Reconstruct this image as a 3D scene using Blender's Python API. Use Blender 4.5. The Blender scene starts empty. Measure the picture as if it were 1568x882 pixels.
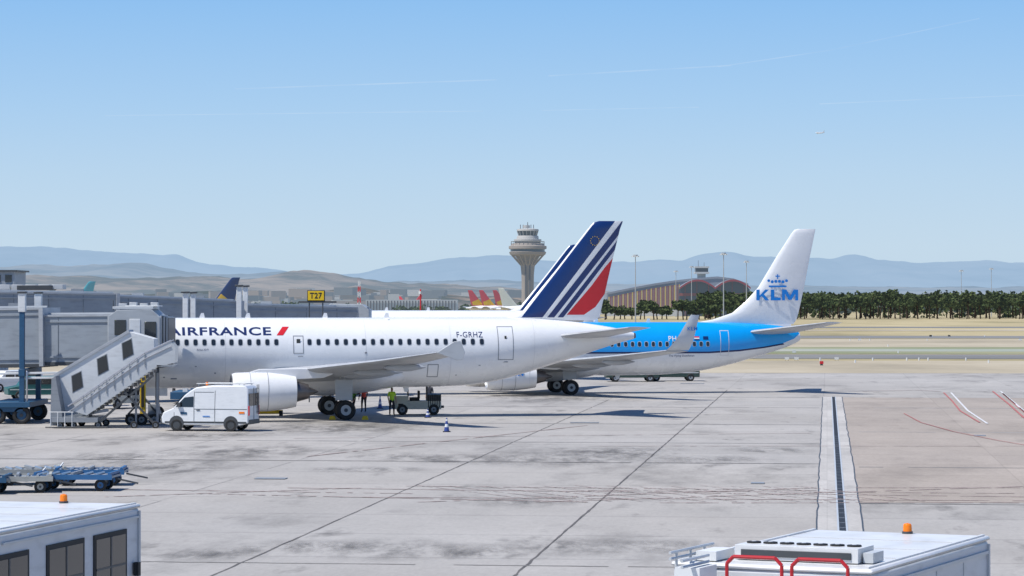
import bpy, bmesh, math, random
from mathutils import Vector, Matrix, noise
random.seed(7)
R=math.radians
scene=bpy.context.scene
F=4300.0; H=6.8; YH=464.0
def WX(px,d): return (px-784.0)*d/F
def WZ(py,d): return H-(py-YH)*d/F
def GD(py): return H*F/(py-YH)
def GP(px,py):
    d=GD(py); return (WX(px,d),d)

# ------------------------------------------------------------ materials
def lin(c):
    return tuple(((x/255.0)/12.92 if x/255.0<=.04045 else ((x/255.0+.055)/1.055)**2.4) for x in c)
MATS={}
def mat(name,col,rough=.5,metal=0.0,var=.06,scale=2.0,bump=0.0,coat=0.0,dirt=0.0,haze=0.0,hazecol=(.42,.56,.72),spec=.5,streak=(.8,.8,3.5)):
    if name in MATS: return MATS[name]
    m=bpy.data.materials.new(name); m.use_nodes=True
    nt=m.node_tree; N=nt.nodes; L=nt.links
    b=N["Principled BSDF"]; out=N["Material Output"]
    tc=N.new("ShaderNodeTexCoord")
    n=N.new("ShaderNodeTexNoise"); n.inputs["Scale"].default_value=scale; n.inputs["Detail"].default_value=5; n.inputs["Roughness"].default_value=.6
    L.new(tc.outputs["Object"],n.inputs["Vector"])
    mr=N.new("ShaderNodeMapRange"); mr.inputs[1].default_value=.25; mr.inputs[2].default_value=.75
    mr.inputs[3].default_value=1-var; mr.inputs[4].default_value=1+var
    L.new(n.outputs["Fac"],mr.inputs[0])
    vm=N.new("ShaderNodeVectorMath"); vm.operation='SCALE'
    vm.inputs[0].default_value=col[:3]
    L.new(mr.outputs[0],vm.inputs["Scale"])
    src=vm.outputs[0]
    if dirt>0:
        mp=N.new("ShaderNodeMapping"); mp.inputs["Scale"].default_value=streak
        L.new(tc.outputs["Object"],mp.inputs[0])
        n2=N.new("ShaderNodeTexNoise"); n2.inputs["Scale"].default_value=scale*1.7; n2.inputs["Detail"].default_value=7
        L.new(mp.outputs[0],n2.inputs["Vector"])
        r2=N.new("ShaderNodeMapRange"); r2.inputs[1].default_value=.5; r2.inputs[2].default_value=.8; r2.inputs[3].default_value=0; r2.inputs[4].default_value=dirt
        L.new(n2.outputs["Fac"],r2.inputs[0])
        mx=N.new("ShaderNodeMix"); mx.data_type='RGBA'
        L.new(r2.outputs[0],mx.inputs[0]); L.new(src,mx.inputs[6]); mx.inputs[7].default_value=(col[0]*.35,col[1]*.33,col[2]*.3,1)
        src=mx.outputs[2]
    L.new(src,b.inputs["Base Color"])
    rr=N.new("ShaderNodeMapRange"); rr.inputs[3].default_value=max(.02,rough-.08); rr.inputs[4].default_value=min(1,rough+.08)
    L.new(n.outputs["Fac"],rr.inputs[0]); L.new(rr.outputs[0],b.inputs["Roughness"])
    b.inputs["Metallic"].default_value=metal
    b.inputs["Coat Weight"].default_value=coat
    b.inputs["Specular IOR Level"].default_value=spec
    if haze>0:  # aerial haze painted into the material as flat emission over the surface
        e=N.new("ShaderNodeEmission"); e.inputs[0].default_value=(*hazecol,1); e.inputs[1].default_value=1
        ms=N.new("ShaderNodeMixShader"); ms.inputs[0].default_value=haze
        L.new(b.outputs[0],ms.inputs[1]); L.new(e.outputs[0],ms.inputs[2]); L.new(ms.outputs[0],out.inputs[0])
    MATS[name]=m
    return m

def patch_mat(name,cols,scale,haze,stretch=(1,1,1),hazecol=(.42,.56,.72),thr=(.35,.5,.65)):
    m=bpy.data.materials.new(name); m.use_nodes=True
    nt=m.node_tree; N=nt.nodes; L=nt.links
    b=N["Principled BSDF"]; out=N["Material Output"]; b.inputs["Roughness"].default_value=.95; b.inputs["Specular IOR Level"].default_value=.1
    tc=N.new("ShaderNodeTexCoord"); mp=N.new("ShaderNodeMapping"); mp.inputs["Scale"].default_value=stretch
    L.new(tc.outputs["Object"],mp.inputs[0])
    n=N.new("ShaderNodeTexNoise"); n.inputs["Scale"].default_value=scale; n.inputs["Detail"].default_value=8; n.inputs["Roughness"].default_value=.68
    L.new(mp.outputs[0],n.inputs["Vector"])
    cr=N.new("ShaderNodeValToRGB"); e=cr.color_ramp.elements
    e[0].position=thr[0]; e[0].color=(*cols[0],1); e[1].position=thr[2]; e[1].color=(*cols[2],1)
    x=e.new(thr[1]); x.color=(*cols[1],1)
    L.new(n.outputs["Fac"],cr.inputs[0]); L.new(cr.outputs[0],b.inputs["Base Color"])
    if haze>0:  # distance haze put into the colour as an emission mix
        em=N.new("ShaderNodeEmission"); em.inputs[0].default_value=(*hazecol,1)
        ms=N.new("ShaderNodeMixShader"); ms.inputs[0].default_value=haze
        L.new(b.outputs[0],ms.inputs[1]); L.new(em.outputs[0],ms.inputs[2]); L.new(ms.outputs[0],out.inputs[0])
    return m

def concrete(name,base,stain=.55,slab=7.5,joint=(.05,.22),tint=(1,1,1),jdark=.8,off=(0,0)):
    m=bpy.data.materials.new(name); m.use_nodes=True
    nt=m.node_tree; N=nt.nodes; L=nt.links
    b=N["Principled BSDF"]; b.inputs["Specular IOR Level"].default_value=.25
    tc=N.new("ShaderNodeTexCoord"); rot=N.new("ShaderNodeMapping"); rot.inputs["Rotation"].default_value=(0,0,R(6.4)); rot.inputs["Location"].default_value=(off[0],off[1],0)
    L.new(tc.outputs["Object"],rot.inputs[0])
    def nz(scale,st=(1,1,1),detail=6,rough=.6):
        mp=N.new("ShaderNodeMapping"); mp.inputs["Scale"].default_value=st; L.new(rot.outputs[0],mp.inputs[0])
        n=N.new("ShaderNodeTexNoise"); n.inputs["Scale"].default_value=scale; n.inputs["Detail"].default_value=detail; n.inputs["Roughness"].default_value=rough
        L.new(mp.outputs[0],n.inputs["Vector"]); return n.outputs["Fac"]
    def mr(s,a,b_,c,d):
        x=N.new("ShaderNodeMapRange"); x.inputs[1].default_value=a; x.inputs[2].default_value=b_; x.inputs[3].default_value=c; x.inputs[4].default_value=d
        L.new(s,x.inputs[0]); return x.outputs[0]
    def mul(a,b_):
        x=N.new("ShaderNodeMath"); x.operation='MULTIPLY'; L.new(a,x.inputs[0]); L.new(b_,x.inputs[1]); return x.outputs[0]
    big=mr(nz(.045),.3,.7,.90,1.07)
    mid=mr(nz(.35,(1,.4,1),8,.7),.3,.7,.90,1.06)
    fine=mr(nz(6,(1,.35,1),3,.8),.25,.75,.90,1.08)
    st1=mr(nz(.13,(1,.38,1),9,.68),.52,.72,1,1-stain*.85)
    st2=mr(nz(.6,(.8,.25,1),6,.6),.60,.74,1,1-stain*.85)
    v=mul(mul(mul(big,mid),fine),mul(st1,st2))
    sep=N.new("ShaderNodeSeparateXYZ"); L.new(rot.outputs[0],sep.inputs[0])
    comb=N.new("ShaderNodeCombineXYZ")
    js=[]
    for i,ax in enumerate("XY"):
        dv=N.new("ShaderNodeMath"); dv.operation='DIVIDE'; L.new(sep.outputs[ax],dv.inputs[0]); dv.inputs[1].default_value=slab
        fl=N.new("ShaderNodeMath"); fl.operation='FLOOR'; L.new(dv.outputs[0],fl.inputs[0]); L.new(fl.outputs[0],comb.inputs[i])
        pp=N.new("ShaderNodeMath"); pp.operation='PINGPONG'; L.new(sep.outputs[ax],pp.inputs[0]); pp.inputs[1].default_value=slab/2
        js.append(mr(pp.outputs[0],joint[i]*.3,joint[i],jdark,1))
    wn=N.new("ShaderNodeTexWhiteNoise"); wn.noise_dimensions='2D'; L.new(comb.outputs[0],wn.inputs["Vector"])
    v=mul(v,mr(wn.outputs["Value"],0,1,.945,1.04))
    v=mul(v,mul(js[0],js[1]))
    vm=N.new("ShaderNodeVectorMath"); vm.operation='SCALE'; vm.inputs[0].default_value=base; L.new(v,vm.inputs["Scale"])
    mx=N.new("ShaderNodeMix"); mx.data_type='RGBA'; mx.blend_type='MULTIPLY'; L.new(mr(nz(.03),.35,.65,0,1),mx.inputs[0]); L.new(vm.outputs[0],mx.inputs[6]); mx.inputs[7].default_value=(*tint,1)
    L.new(mx.outputs[2],b.inputs["Base Color"])
    b.inputs["Roughness"].default_value=.85
    bp=N.new("ShaderNodeBump"); bp.inputs["Strength"].default_value=.15; bp.inputs["Distance"].default_value=.02; L.new(fine,bp.inputs["Height"]); L.new(bp.outputs[0],b.inputs["Normal"])
    return m

WHITE=mat("white_paint",(.81,.81,.80),.28,var=.03,scale=.7,coat=.3,dirt=.07,streak=(.3,.3,2))
OFFW=mat("offwhite_panel",(.70,.71,.70),.45,var=.06,scale=1.2,dirt=.25)
VANW=mat("van_white",(.74,.75,.75),.3,var=.03,scale=2,coat=.4,dirt=.15)
LGREY=mat("light_grey_paint",(.50,.52,.53),.4,var=.05,scale=1,dirt=.15)
MGREY=mat("mid_grey_paint",(.26,.28,.30),.5,var=.08,scale=1.1,dirt=.3)
BGREY=mat("bridge_grey",(.29,.32,.35),.5,var=.09,scale=.8,dirt=.35)
CGREY=mat("cab_grey",(.40,.425,.44),.5,var=.06,scale=.9,dirt=.3)
DGREY=mat("dark_grey",(.06,.065,.07),.5,var=.15,scale=3)
BLACK=mat("black_rubber",(.018,.018,.018),.7,var=.2,scale=6)
GLASS=mat("dark_glass",(.02,.025,.03),.12,var=.1,scale=1,spec=.8)
WING=mat("wing_grey",(.44,.455,.47),.35,var=.05,scale=.6,dirt=.25,streak=(.4,2,1))
METAL=mat("bare_metal",(.55,.55,.56),.3,metal=.8,var=.08,scale=3)
HOTM=mat("exhaust_metal",(.16,.15,.15),.4,metal=.7,var=.2,scale=3)
NAVY=mat("navy_paint",(.006,.030,.14),.3,var=.04,scale=1,coat=.3)
RED=mat("red_paint",(.64,.015,.025),.35,var=.06,scale=1,coat=.2)
KBLUE=mat("sky_blue_paint",(.0,.335,.80),.3,var=.04,scale=.7,coat=.3)
KLOGO=mat("logo_blue",(.0,.20,.62),.35,var=.03)
KDARK=mat("dark_blue_stripe",(.004,.02,.10),.3)
YEL=mat("yellow_paint",(.80,.52,.01),.45,var=.08,dirt=.2)
ORG=mat("orange_beacon",(.95,.22,.005),.25,var=.05)
BLUEP=mat("steel_blue_paint",(.02,.085,.17),.5,var=.12,scale=3,dirt=.3)
LINEG=mat("panel_line",(.25,.26,.28),.6)
SEAM=mat("skin_seam",(.66,.66,.66),.5)
TEXTN=mat("title_navy",(.01,.025,.11),.35)

# ------------------------------------------------------------ mesh builder
class MB:
    def __init__(s): s.v=[];s.f=[];s.m=[];s.mats=[]
    def mi(s,mt):
        if mt not in s.mats: s.mats.append(mt)
        return s.mats.index(mt)
    def add(s,vs,fs,mt):
        o=len(s.v); k=s.mi(mt)
        s.v+= [tuple(v) for v in vs]
        for f in fs: s.f.append([i+o for i in f]); s.m.append(k)
    def box(s,c,size,mt,rz=0,ry=0,rx=0):
        hx,hy,hz=[q/2 for q in size]
        M=Matrix.Rotation(rz,3,'Z')@Matrix.Rotation(ry,3,'Y')@Matrix.Rotation(rx,3,'X')
        vs=[Vector(c)+M@Vector((x*hx,y*hy,z*hz)) for x in(-1,1) for y in(-1,1) for z in(-1,1)]
        s.add(vs,[(0,1,3,2),(4,6,7,5),(0,4,5,1),(2,3,7,6),(0,2,6,4),(1,5,7,3)],mt)
    def bb(s,x0,x1,y0,y1,z0,z1,mt): s.box(((x0+x1)/2,(y0+y1)/2,(z0+z1)/2),(abs(x1-x0),abs(y1-y0),abs(z1-z0)),mt)
    def beam(s,p1,p2,w,h,mt):
        p1=Vector(p1);p2=Vector(p2);d=(p2-p1).normalized()
        up=Vector((0,0,1))
        if abs(d.z)>.97: up=Vector((0,1,0))
        a=d.cross(up).normalized(); b=a.cross(d).normalized()
        vs=[p+a*w/2*i+b*h/2*j for p in(p1,p2) for i in(-1,1) for j in(-1,1)]
        s.add(vs,[(0,2,3,1),(4,5,7,6),(0,1,5,4),(2,6,7,3),(0,4,6,2),(1,3,7,5)],mt)
    def cyl(s,p1,p2,r1,r2,mt,seg=12,caps=True):
        p1=Vector(p1);p2=Vector(p2);d=(p2-p1).normalized()
        up=Vector((0,0,1)) if abs(d.z)<.9 else Vector((1,0,0))
        a=d.cross(up).normalized(); b=d.cross(a).normalized()
        vs=[]
        for p,r in((p1,r1),(p2,r2)):
            for i in range(seg):
                t=2*math.pi*i/seg; vs.append(p+a*math.cos(t)*r+b*math.sin(t)*r)
        fs=[(i,(i+1)%seg,seg+(i+1)%seg,seg+i) for i in range(seg)]
        if caps: fs+= [tuple(range(seg))[::-1],tuple(range(seg,2*seg))]
        s.add(vs,fs,mt)
    def rev(s,prof,o,axis,mt,seg=24,squash=(1,1)):
        vs=[];n=len(prof)
        for (a,r) in prof:
            for i in range(seg):
                t=2*math.pi*i/seg; u=math.cos(t)*r*squash[0]; w=math.sin(t)*r*squash[1]
                if axis=='x': v=(o[0]+a,o[1]+u,o[2]+w)
                elif axis=='y': v=(o[0]+u,o[1]+a,o[2]+w)
                else: v=(o[0]+u,o[1]+w,o[2]+a)
                vs.append(v)
        fs=[(k*seg+i,k*seg+(i+1)%seg,(k+1)*seg+(i+1)%seg,(k+1)*seg+i) for k in range(n-1) for i in range(seg)]
        s.add(vs,fs,mt)
    def prism(s,poly,a0,a1,mt,axis='y'):
        n=len(poly);vs=[]
        for a in(a0,a1):
            for (p,q) in poly:
                vs.append((p,a,q) if axis=='y' else ((a,p,q) if axis=='x' else (p,q,a)))
        fs=[(i,(i+1)%n,n+(i+1)%n,n+i) for i in range(n)]+[tuple(range(n))[::-1],tuple(range(n,2*n))]
        s.add(vs,fs,mt)
    def loft(s,secs,mt,cap=True):
        n=len(secs[0]);vs=[p for q in secs for p in q]
        fs=[(k*n+i,k*n+(i+1)%n,(k+1)*n+(i+1)%n,(k+1)*n+i) for k in range(len(secs)-1) for i in range(n)]
        if cap: fs+=[tuple(range(n))[::-1],tuple(range((len(secs)-1)*n,len(secs)*n))]
        s.add(vs,fs,mt)
    def wheel(s,c,r,w,mt=None,hub=None,seg=20):
        mt=mt or BLACK; hub=hub or LGREY
        h=w/2
        s.rev([(-h*.55,r*.52),(-h,r*.62),(-h,r*.88),(-h*.6,r),(h*.6,r),(h,r*.88),(h,r*.62),(h*.55,r*.52)],c,'y',mt,seg)
        s.cyl((c[0],c[1]-h*.6,c[2]),(c[0],c[1]+h*.6,c[2]),r*.53,r*.53,hub,seg)
        s.cyl((c[0],c[1]-h*.8,c[2]),(c[0],c[1]+h*.8,c[2]),r*.2,r*.2,DGREY,8)
    def make(s,name,parent=None,bevel=0,smooth=35,loc=(0,0,0),rz=0,recalc=True):
        me=bpy.data.meshes.new(name); me.from_pydata(s.v,[],s.f)
        for mt in s.mats: me.materials.append(mt)
        me.polygons.foreach_set("material_index",s.m)
        me.update()
        if recalc:
            bm=bmesh.new(); bm.from_mesh(me); bmesh.ops.recalc_face_normals(bm,faces=bm.faces); bm.to_mesh(me); bm.free()
        if smooth:
            me.polygons.foreach_set("use_smooth",[True]*len(me.polygons)); me.set_sharp_from_angle(angle=R(smooth))
        o=bpy.data.objects.new(name,me); scene.collection.objects.link(o)
        o.location=loc; o.rotation_euler=(0,0,rz)
        if parent: o.parent=parent
        if bevel:
            b=o.modifiers.new("bevel",'BEVEL'); b.width=bevel; b.segments=2; b.limit_method='ANGLE'; b.angle_limit=R(40)
        return o
def empty(name,loc,rz=0):
    e=bpy.data.objects.new(name,None); scene.collection.objects.link(e); e.location=loc; e.rotation_euler=(0,0,rz); return e

def herm(xs,ys,x):
    if x<=xs[0]: return ys[0]
    if x>=xs[-1]: return ys[-1]
    n=len(xs)
    i=0
    while xs[i+1]<x: i+=1
    def sl(k):
        if k==0: return (ys[1]-ys[0])/(xs[1]-xs[0])
        if k==n-1: return (ys[-1]-ys[-2])/(xs[-1]-xs[-2])
        a=(ys[k]-ys[k-1])/(xs[k]-xs[k-1]); b=(ys[k+1]-ys[k])/(xs[k+1]-xs[k])
        if a*b<=0: return 0
        return 2*a*b/(a+b)
    h=xs[i+1]-xs[i]; t=(x-xs[i])/h; m0=sl(i)*h;m1=sl(i+1)*h
    return (2*t**3-3*t*t+1)*ys[i]+(t**3-2*t*t+t)*m0+(-2*t**3+3*t*t)*ys[i+1]+(t**3-t*t)*m1

def inpoly(p,poly):
    x,y=p;c=False;n=len(poly);j=n-1
    for i in range(n):
        xi,yi=poly[i];xj,yj=poly[j]
        if (yi>y)!=(yj>y) and x<(xj-xi)*(y-yi)/(yj-yi)+xi: c=not c
        j=i
    return c
def paint(obj,poly,mt,side=None):
    me=obj.data
    if mt.name not in [m.name for m in me.materials]: me.materials.append(mt)
    k=[m.name for m in me.materials].index(mt.name)
    bm=bmesh.new(); bm.from_mesh(me)
    n=len(poly)
    x0=min(p[0] for p in poly)-.8;x1=max(p[0] for p in poly)+.8;z0=min(p[1] for p in poly)-.5;z1=max(p[1] for p in poly)+.5
    for i in range(n):
        a=poly[i];b=poly[(i+1)%n]
        dx=b[0]-a[0];dz=b[1]-a[1]
        fs=[f for f in bm.faces if x0<f.calc_center_median().x<x1 and z0<f.calc_center_median().z<z1]
        es={e for f in fs for e in f.edges}; vs={v for f in fs for v in f.verts}
        bmesh.ops.bisect_plane(bm,geom=fs+list(es)+list(vs),dist=1e-4,plane_co=(a[0],0,a[1]),plane_no=(-dz,0,dx))
    for f in bm.faces:
        c=f.calc_center_median()
        if inpoly((c.x,c.z),poly) and (side is None or side*c.y>0): f.material_index=k
    bm.to_mesh(me); bm.free()

def textmesh(txt,bold=.0,space=1.0):
    cu=bpy.data.curves.new("t",'FONT'); cu.body=txt; cu.offset=bold; cu.resolution_u=4; cu.space_character=space
    o=bpy.data.objects.new("t",cu); scene.collection.objects.link(o)
    dg=bpy.context.evaluated_depsgraph_get()
    me=bpy.data.meshes.new_from_object(o.evaluated_get(dg))
    bpy.data.objects.remove(o)
    return me
def put_text(name,txt,x0,x1,z0,z1,mt,parent,yf,bold=.02,off=.012,shear=0,cuts=8,space=1.0):
    me=textmesh(txt,bold,space)
    xs=[v.co.x for v in me.vertices];ys=[v.co.y for v in me.vertices]
    a,b,c,d=min(xs),max(xs),min(ys),max(ys)
    for v in me.vertices:
        u=(v.co.x-a)/(b-a);w=(v.co.y-c)/(d-c)
        v.co=(x0+u*(x1-x0)+shear*w,0,z0+w*(z1-z0))
    bm=bmesh.new(); bm.from_mesh(me)
    for i in range(1,cuts):
        z=z0+(z1-z0)*i/cuts
        bmesh.ops.bisect_plane(bm,geom=bm.faces[:]+bm.edges[:]+bm.verts[:],dist=1e-5,plane_co=(0,0,z),plane_no=(0,0,1))
    for v in bm.verts: v.co.y=yf(v.co.x,v.co.z)-off
    bm.normal_update()
    for f in bm.faces:
        if f.normal.y>0: f.normal_flip()
    bm.to_mesh(me); bm.free()
    me.materials.clear(); me.materials.append(mt)
    o=bpy.data.objects.new(name,me); scene.collection.objects.link(o); o.parent=parent
    return o

# ------------------------------------------------------------ airliner
def airfoil(le,chord,y,z,th,inc=0.0,n=9):
    up=[];lo=[]
    for i in range(n+1):
        t=(1-math.cos(math.pi*i/n))/2
        yt=5*th*(.2969*math.sqrt(t)-.126*t-.3516*t*t+.2843*t**3-.1015*t**4)
        up.append((le+t*chord,y,z+yt*chord*1.1-inc*t*chord)); lo.append((le+t*chord,y,z-yt*chord*.85-inc*t*chord))
    return up+lo[::-1][1:-1]
def airliner(name,loc,rz,P,detail=True):
    E=empty(name,loc,rz)
    X,T,B,Wd=P['x'],P['top'],P['bot'],P['hw']
    L=X[-1]
    zc=lambda x:(herm(X,T,x)+herm(X,B,x))/2
    rzf=lambda x:max(.01,(herm(X,T,x)-herm(X,B,x))/2)
    ryf=lambda x:herm(X,Wd,x)
    def sy(x,z):
        q=(z-zc(x))/rzf(x); q=max(-.999,min(.999,q)); return -ryf(x)*math.sqrt(1-q*q)
    b=MB(); secs=[];ns=84 if detail else 30; seg=56 if detail else 20
    sx=[L*(1-math.cos(math.pi*min(1,i/ns*1.0)))/2 for i in range(ns+1)]
    for x in sx:
        secs.append([(x,ryf(x)*math.cos(2*math.pi*i/seg),zc(x)+rzf(x)*math.sin(2*math.pi*i/seg)) for i in range(seg)])
    b.loft(secs,P['body']); fus=b.make("fuselage",E)
    for poly,mt in P.get('fpaint',[]): paint(fus,poly,mt)
    b=MB(); w=P['wing']; x0=w['rx']-1.6;x1=w['rx']+w['rc']+2.2;secs=[]
    for i in range(17):
        t=i/16; k=math.sin(math.pi*t)**.55 if 0<t<1 else 0.02
        x=x0+(x1-x0)*t; bz=B[len(B)//2-1]
        secs.append([(x,(ryf(x)*.72+.50*k)*math.cos(a),bz+.85+(.5+.82*k)*math.sin(a)) for a in [2*math.pi*j/24 for j in range(24)]])
    b.loft(secs,P['body']); b.make("belly_fairing",E)
    for sgn in(-1,1):
        b=MB(); s=[]
        for (le,ch,y,z,th) in w['st']:
            s.append(airfoil(le,ch,sgn*y,z,th,.03))
        b.loft(s,WING)
        if detail:
            for (x,y,z,ln) in w['fair']:
                b.rev([(0,.02),(ln*.12,.13),(ln*.35,.21),(ln*.65,.19),(ln*.88,.09),(ln,.02)],(x,sgn*y,z),'x',WING,12,(.8,1.15))
            for (fa,ya,yb) in((.72,0,3),(.13,1,4)):
                st=w['st']
                for i in range(1,4):
                    (l0,c0_,y0_,z0_,t0),(l1,c1_,y1_,z1_,t1)=st[i],st[i+1]
                    def top(l,c,y,z,th,f):
                        yt=5*th*(.2969*math.sqrt(f)-.126*f-.3516*f*f+.2843*f**3-.1015*f**4)
                        return Vector((l+f*c,sgn*y,z+yt*c*1.1-.03*f*c+.012))
                    a_=top(l0,c0_,y0_,z0_,t0,fa);c_=top(l1,c1_,y1_,z1_,t1,fa)
                    b.add([a_,c_,c_+Vector((.035,0,-.001)),a_+Vector((.035,0,-.001))],[(0,1,2,3)],LINEG)
        b.make("wing_port" if sgn<0 else "wing_starboard",E,smooth=50)
        b=MB()
        le,ch,y,z,th=w['st'][-1]
        if w['tip']=='fence':
            b.prism([(le+.05,z),(le+1.0,z+.60),(le+1.35,z+.64),(le+1.6,z),(le+1.45,z-.40),(le+1.15,z-.42)],sgn*y-.04,sgn*y+.04,LGREY)
            b.make("wingtip_fence",E,bevel=.02)
        else:
            s=[]
            for t in(0,.15,.3,.5,.75,1):
                yy=y+.55*math.sin(min(1,t*2.2)*math.pi/2)*(1)+.25*t; zz=z+2.45*t**1.15+0.02
                c=ch*(1-.62*t); l=le+1.55*t
                s.append([(l+a*c,sgn*(yy+q),zz) for a,q in((0,0),(.25,.05),(.6,.045),(1,0),(.6,-.045),(.25,-.05))])
            b.loft(s,P.get('winglet',LGREY)); b.make("winglet",E,smooth=50)
    for sgn in(-1,1):
        b=MB();h=P['stab']; b.loft([airfoil(le,ch,sgn*y,z,th) for (le,ch,y,z,th) in h],WING); b.make("stabiliser",E,smooth=50)
    b=MB(); s=[]
    for (le,te,z,th) in P['fin']:
        n=8;pts=[]
        for i in range(n+1):
            t=(1-math.cos(math.pi*i/n))/2; pts.append((le+t*(te-le),th*2.6*(.2969*math.sqrt(t)-.126*t-.3516*t*t+.2843*t**3-.1015*t**4)/.26,z))
        s.append(pts+[(p[0],-p[1],p[2]) for p in pts[::-1][1:-1]])
    b.loft(s,P.get('fincol',WHITE)); fin=b.make("tail_fin",E,smooth=50)
    for poly,mt in P.get('finpaint',[]): paint(fin,poly,mt)
    e=P['eng']
    for sgn in(-1,1):
        b=MB(); o=(e['x'],sgn*e['y'],e['z']); r=e['r']; n=e['len']
        b.rev([(.1,r*.80),(0,r*.86),(.04,r*.92)],o,'x',METAL,32)
        b.rev([(.04,r*.92),(.25,r*.975),(n*.3,r),(n*.6,r*.98),(n*.85,r*.88),(n,r*.78),(n,r*.74),(n*.8,r*.72)],o,'x',P['ncol'],32)
        b.rev([(.1,r*.80),(.5,r*.76),(1.0,r*.76)],o,'x',LGREY,32)
        b.rev([(1.0,r*.76),(1.0,.25),(.7,.14),(.5,.01)],o,'x',DGREY,32)
        b.rev([(n*.75,r*.72),(n*.8,r*.5),(n+.1,r*.52),(n+.75,r*.36)],o,'x',HOTM,24)
        b.rev([(n+.6,r*.30),(n+1.3,.04)],o,'x',HOTM,16)
        if detail:
            for xx in(n*.28,n*.55):
                b.rev([(xx,r*1.001),(xx,r*1.006),(xx+.025,r*1.006),(xx+.025,r*1.0)],o,'x',LINEG,32)
        b.make("engine_nacelle",E)
        b=MB(); wz=e['pz']
        b.prism([(o[0]+.7,o[2]+r*.9),(o[0]+1.6,o[2]+r*1.15),(o[0]+n+.5,wz+.1),(o[0]+n+2.6,wz-.05),(o[0]+n+1.6,wz-.45),(o[0]+n*.9,o[2]+r*.6)],o[1]-.16,o[1]+.16,P['ncol'])
        b.make("pylon",E,bevel=.03)
    if P.get('nogear'): return E
    g=P['gear']
    b=MB()
    for sgn in(-1,1):
        for dy in(-.44,.44): b.wheel((g['x'],sgn*g['y']+dy,g['r']),g['r'],.42)
        b.cyl((g['x'],sgn*g['y']-.5,g['r']),(g['x'],sgn*g['y']+.5,g['r']),.09,.09,METAL)
        b.cyl((g['x'],sgn*g['y'],g['r']),(g['x']-.1,sgn*g['y'],1.6),.09,.09,METAL)
        b.cyl((g['x']-.08,sgn*g['y'],1.2),(g['x']-.15,sgn*g['y']*.97,2.9),.15,.17,LGREY)
        b.cyl((g['x'],sgn*g['y'],1.3),(g['x']-.1,sgn*1.8,2.3),.07,.07,LGREY)
        b.cyl((g['x'],sgn*g['y'],1.0),(g['x']+.35,sgn*g['y'],1.5),.04,.04,DGREY)
        b.box((g['x']-.1,sgn*(g['y']+.38),1.75),(1.0,.04,1.2),LGREY)
    for dy in(-.25,.25): b.wheel((g['nx'],dy,.38),.38,.22)
    b.cyl((g['nx'],-.3,.38),(g['nx'],.3,.38),.06,.06,METAL)
    b.cyl((g['nx'],0,.38),(g['nx']-.1,0,2.1),.09,.12,LGREY)
    b.box((g['nx']-.1,.35,1.6),(1.3,.03,.5),P['body']); b.box((g['nx']-.1,-.35,1.6),(1.3,.03,.5),P['body'])
    b.make("landing_gear",E)
    if not detail: return E
    b=MB()
    def patch(x,z,w_,h_,mt,off,sides=(-1,1),cr=.35):
        pts=[]
        for (cx,cz,a0) in((1,1,0),(-1,1,90),(-1,-1,180),(1,-1,270)):
            for a in(0,45,90):
                r_=min(w_,h_)*cr; aa=R(a0+a)
                pts.append((x+cx*(w_/2-r_)+math.cos(aa)*r_, z+cz*(h_/2-r_)+math.sin(aa)*r_))
        for sd in sides:
            vs=[(p,(sy(p,q)-off)*(-sd),q) for p,q in pts]
            b.add(vs,[tuple(range(len(vs)))],mt)
    for x in P['win']:
        patch(x,P['wz'],.30,.42,LGREY,.006); patch(x,P['wz'],.235,.345,GLASS,.012)
    for (xa,xb) in ((1.55,2.1),(2.2,2.75),(2.85,3.3)):
        patch((xa+xb)/2,zc(2.4)+rzf(2.4)*.45,xb-xa,.5,GLASS,.03,cr=.15)
    b.make("cabin_windows",E,smooth=0,recalc=False)
    b=MB()
    def frame(x0,x1,z0,z1,t,mt,off=.008,n=10):
        for (a,c,p,q) in((x0,x1,z0,z0+t),(x0,x1,z1-t,z1),(x0,x0+t,z0+t,z1-t),(x1-t,x1,z0+t,z1-t)):
            for i in range(n):
                u0=p+(q-p)*i/n;u1=p+(q-p)*(i+1)/n
                b.add([(a,sy(a,u0)-off,u0),(c,sy(c,u0)-off,u0),(c,sy(c,u1)-off,u1),(a,sy(a,u1)-off,u1)],[(0,1,2,3)],mt)
    for d in P['doors']: frame(*d,.045,P.get('doorcol',LINEG))
    zb=B[len(B)//2-1]; ztp=T[len(T)//2-1]
    for xx in P.get('seams',[]):
        n=40
        for i in range(n):
            z0=zb+.15+(ztp-zb-.25)*i/n; z1=z0+(ztp-zb-.25)/n
            b.add([(xx,sy(xx,z0)-.004,z0),(xx+.03,sy(xx+.03,z0)-.004,z0),(xx+.03,sy(xx+.03,z1)-.004,z1),(xx,sy(xx,z1)-.004,z1)],[(0,1,2,3)],SEAM)
    b.make("door_outlines",E,smooth=0,recalc=False)
    b=MB()
    for xx in P.get('ant',[]):
        zt=herm(X,T,xx)
        b.prism([(xx,zt-.03),(xx+.12,zt+.28),(xx+.28,zt+.28),(xx+.34,zt-.03)],-.02,.02,WHITE)
    zt=herm(X,B,P['gear']['x']+4)
    b.prism([(P['gear']['x']+4,zt+.03),(P['gear']['x']+4.1,zt-.3),(P['gear']['x']+4.3,zt-.3),(P['gear']['x']+4.4,zt+.03)],-.02,.02,WHITE)
    b.make("antennas",E)
    P['sy']=sy
    return E

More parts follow.
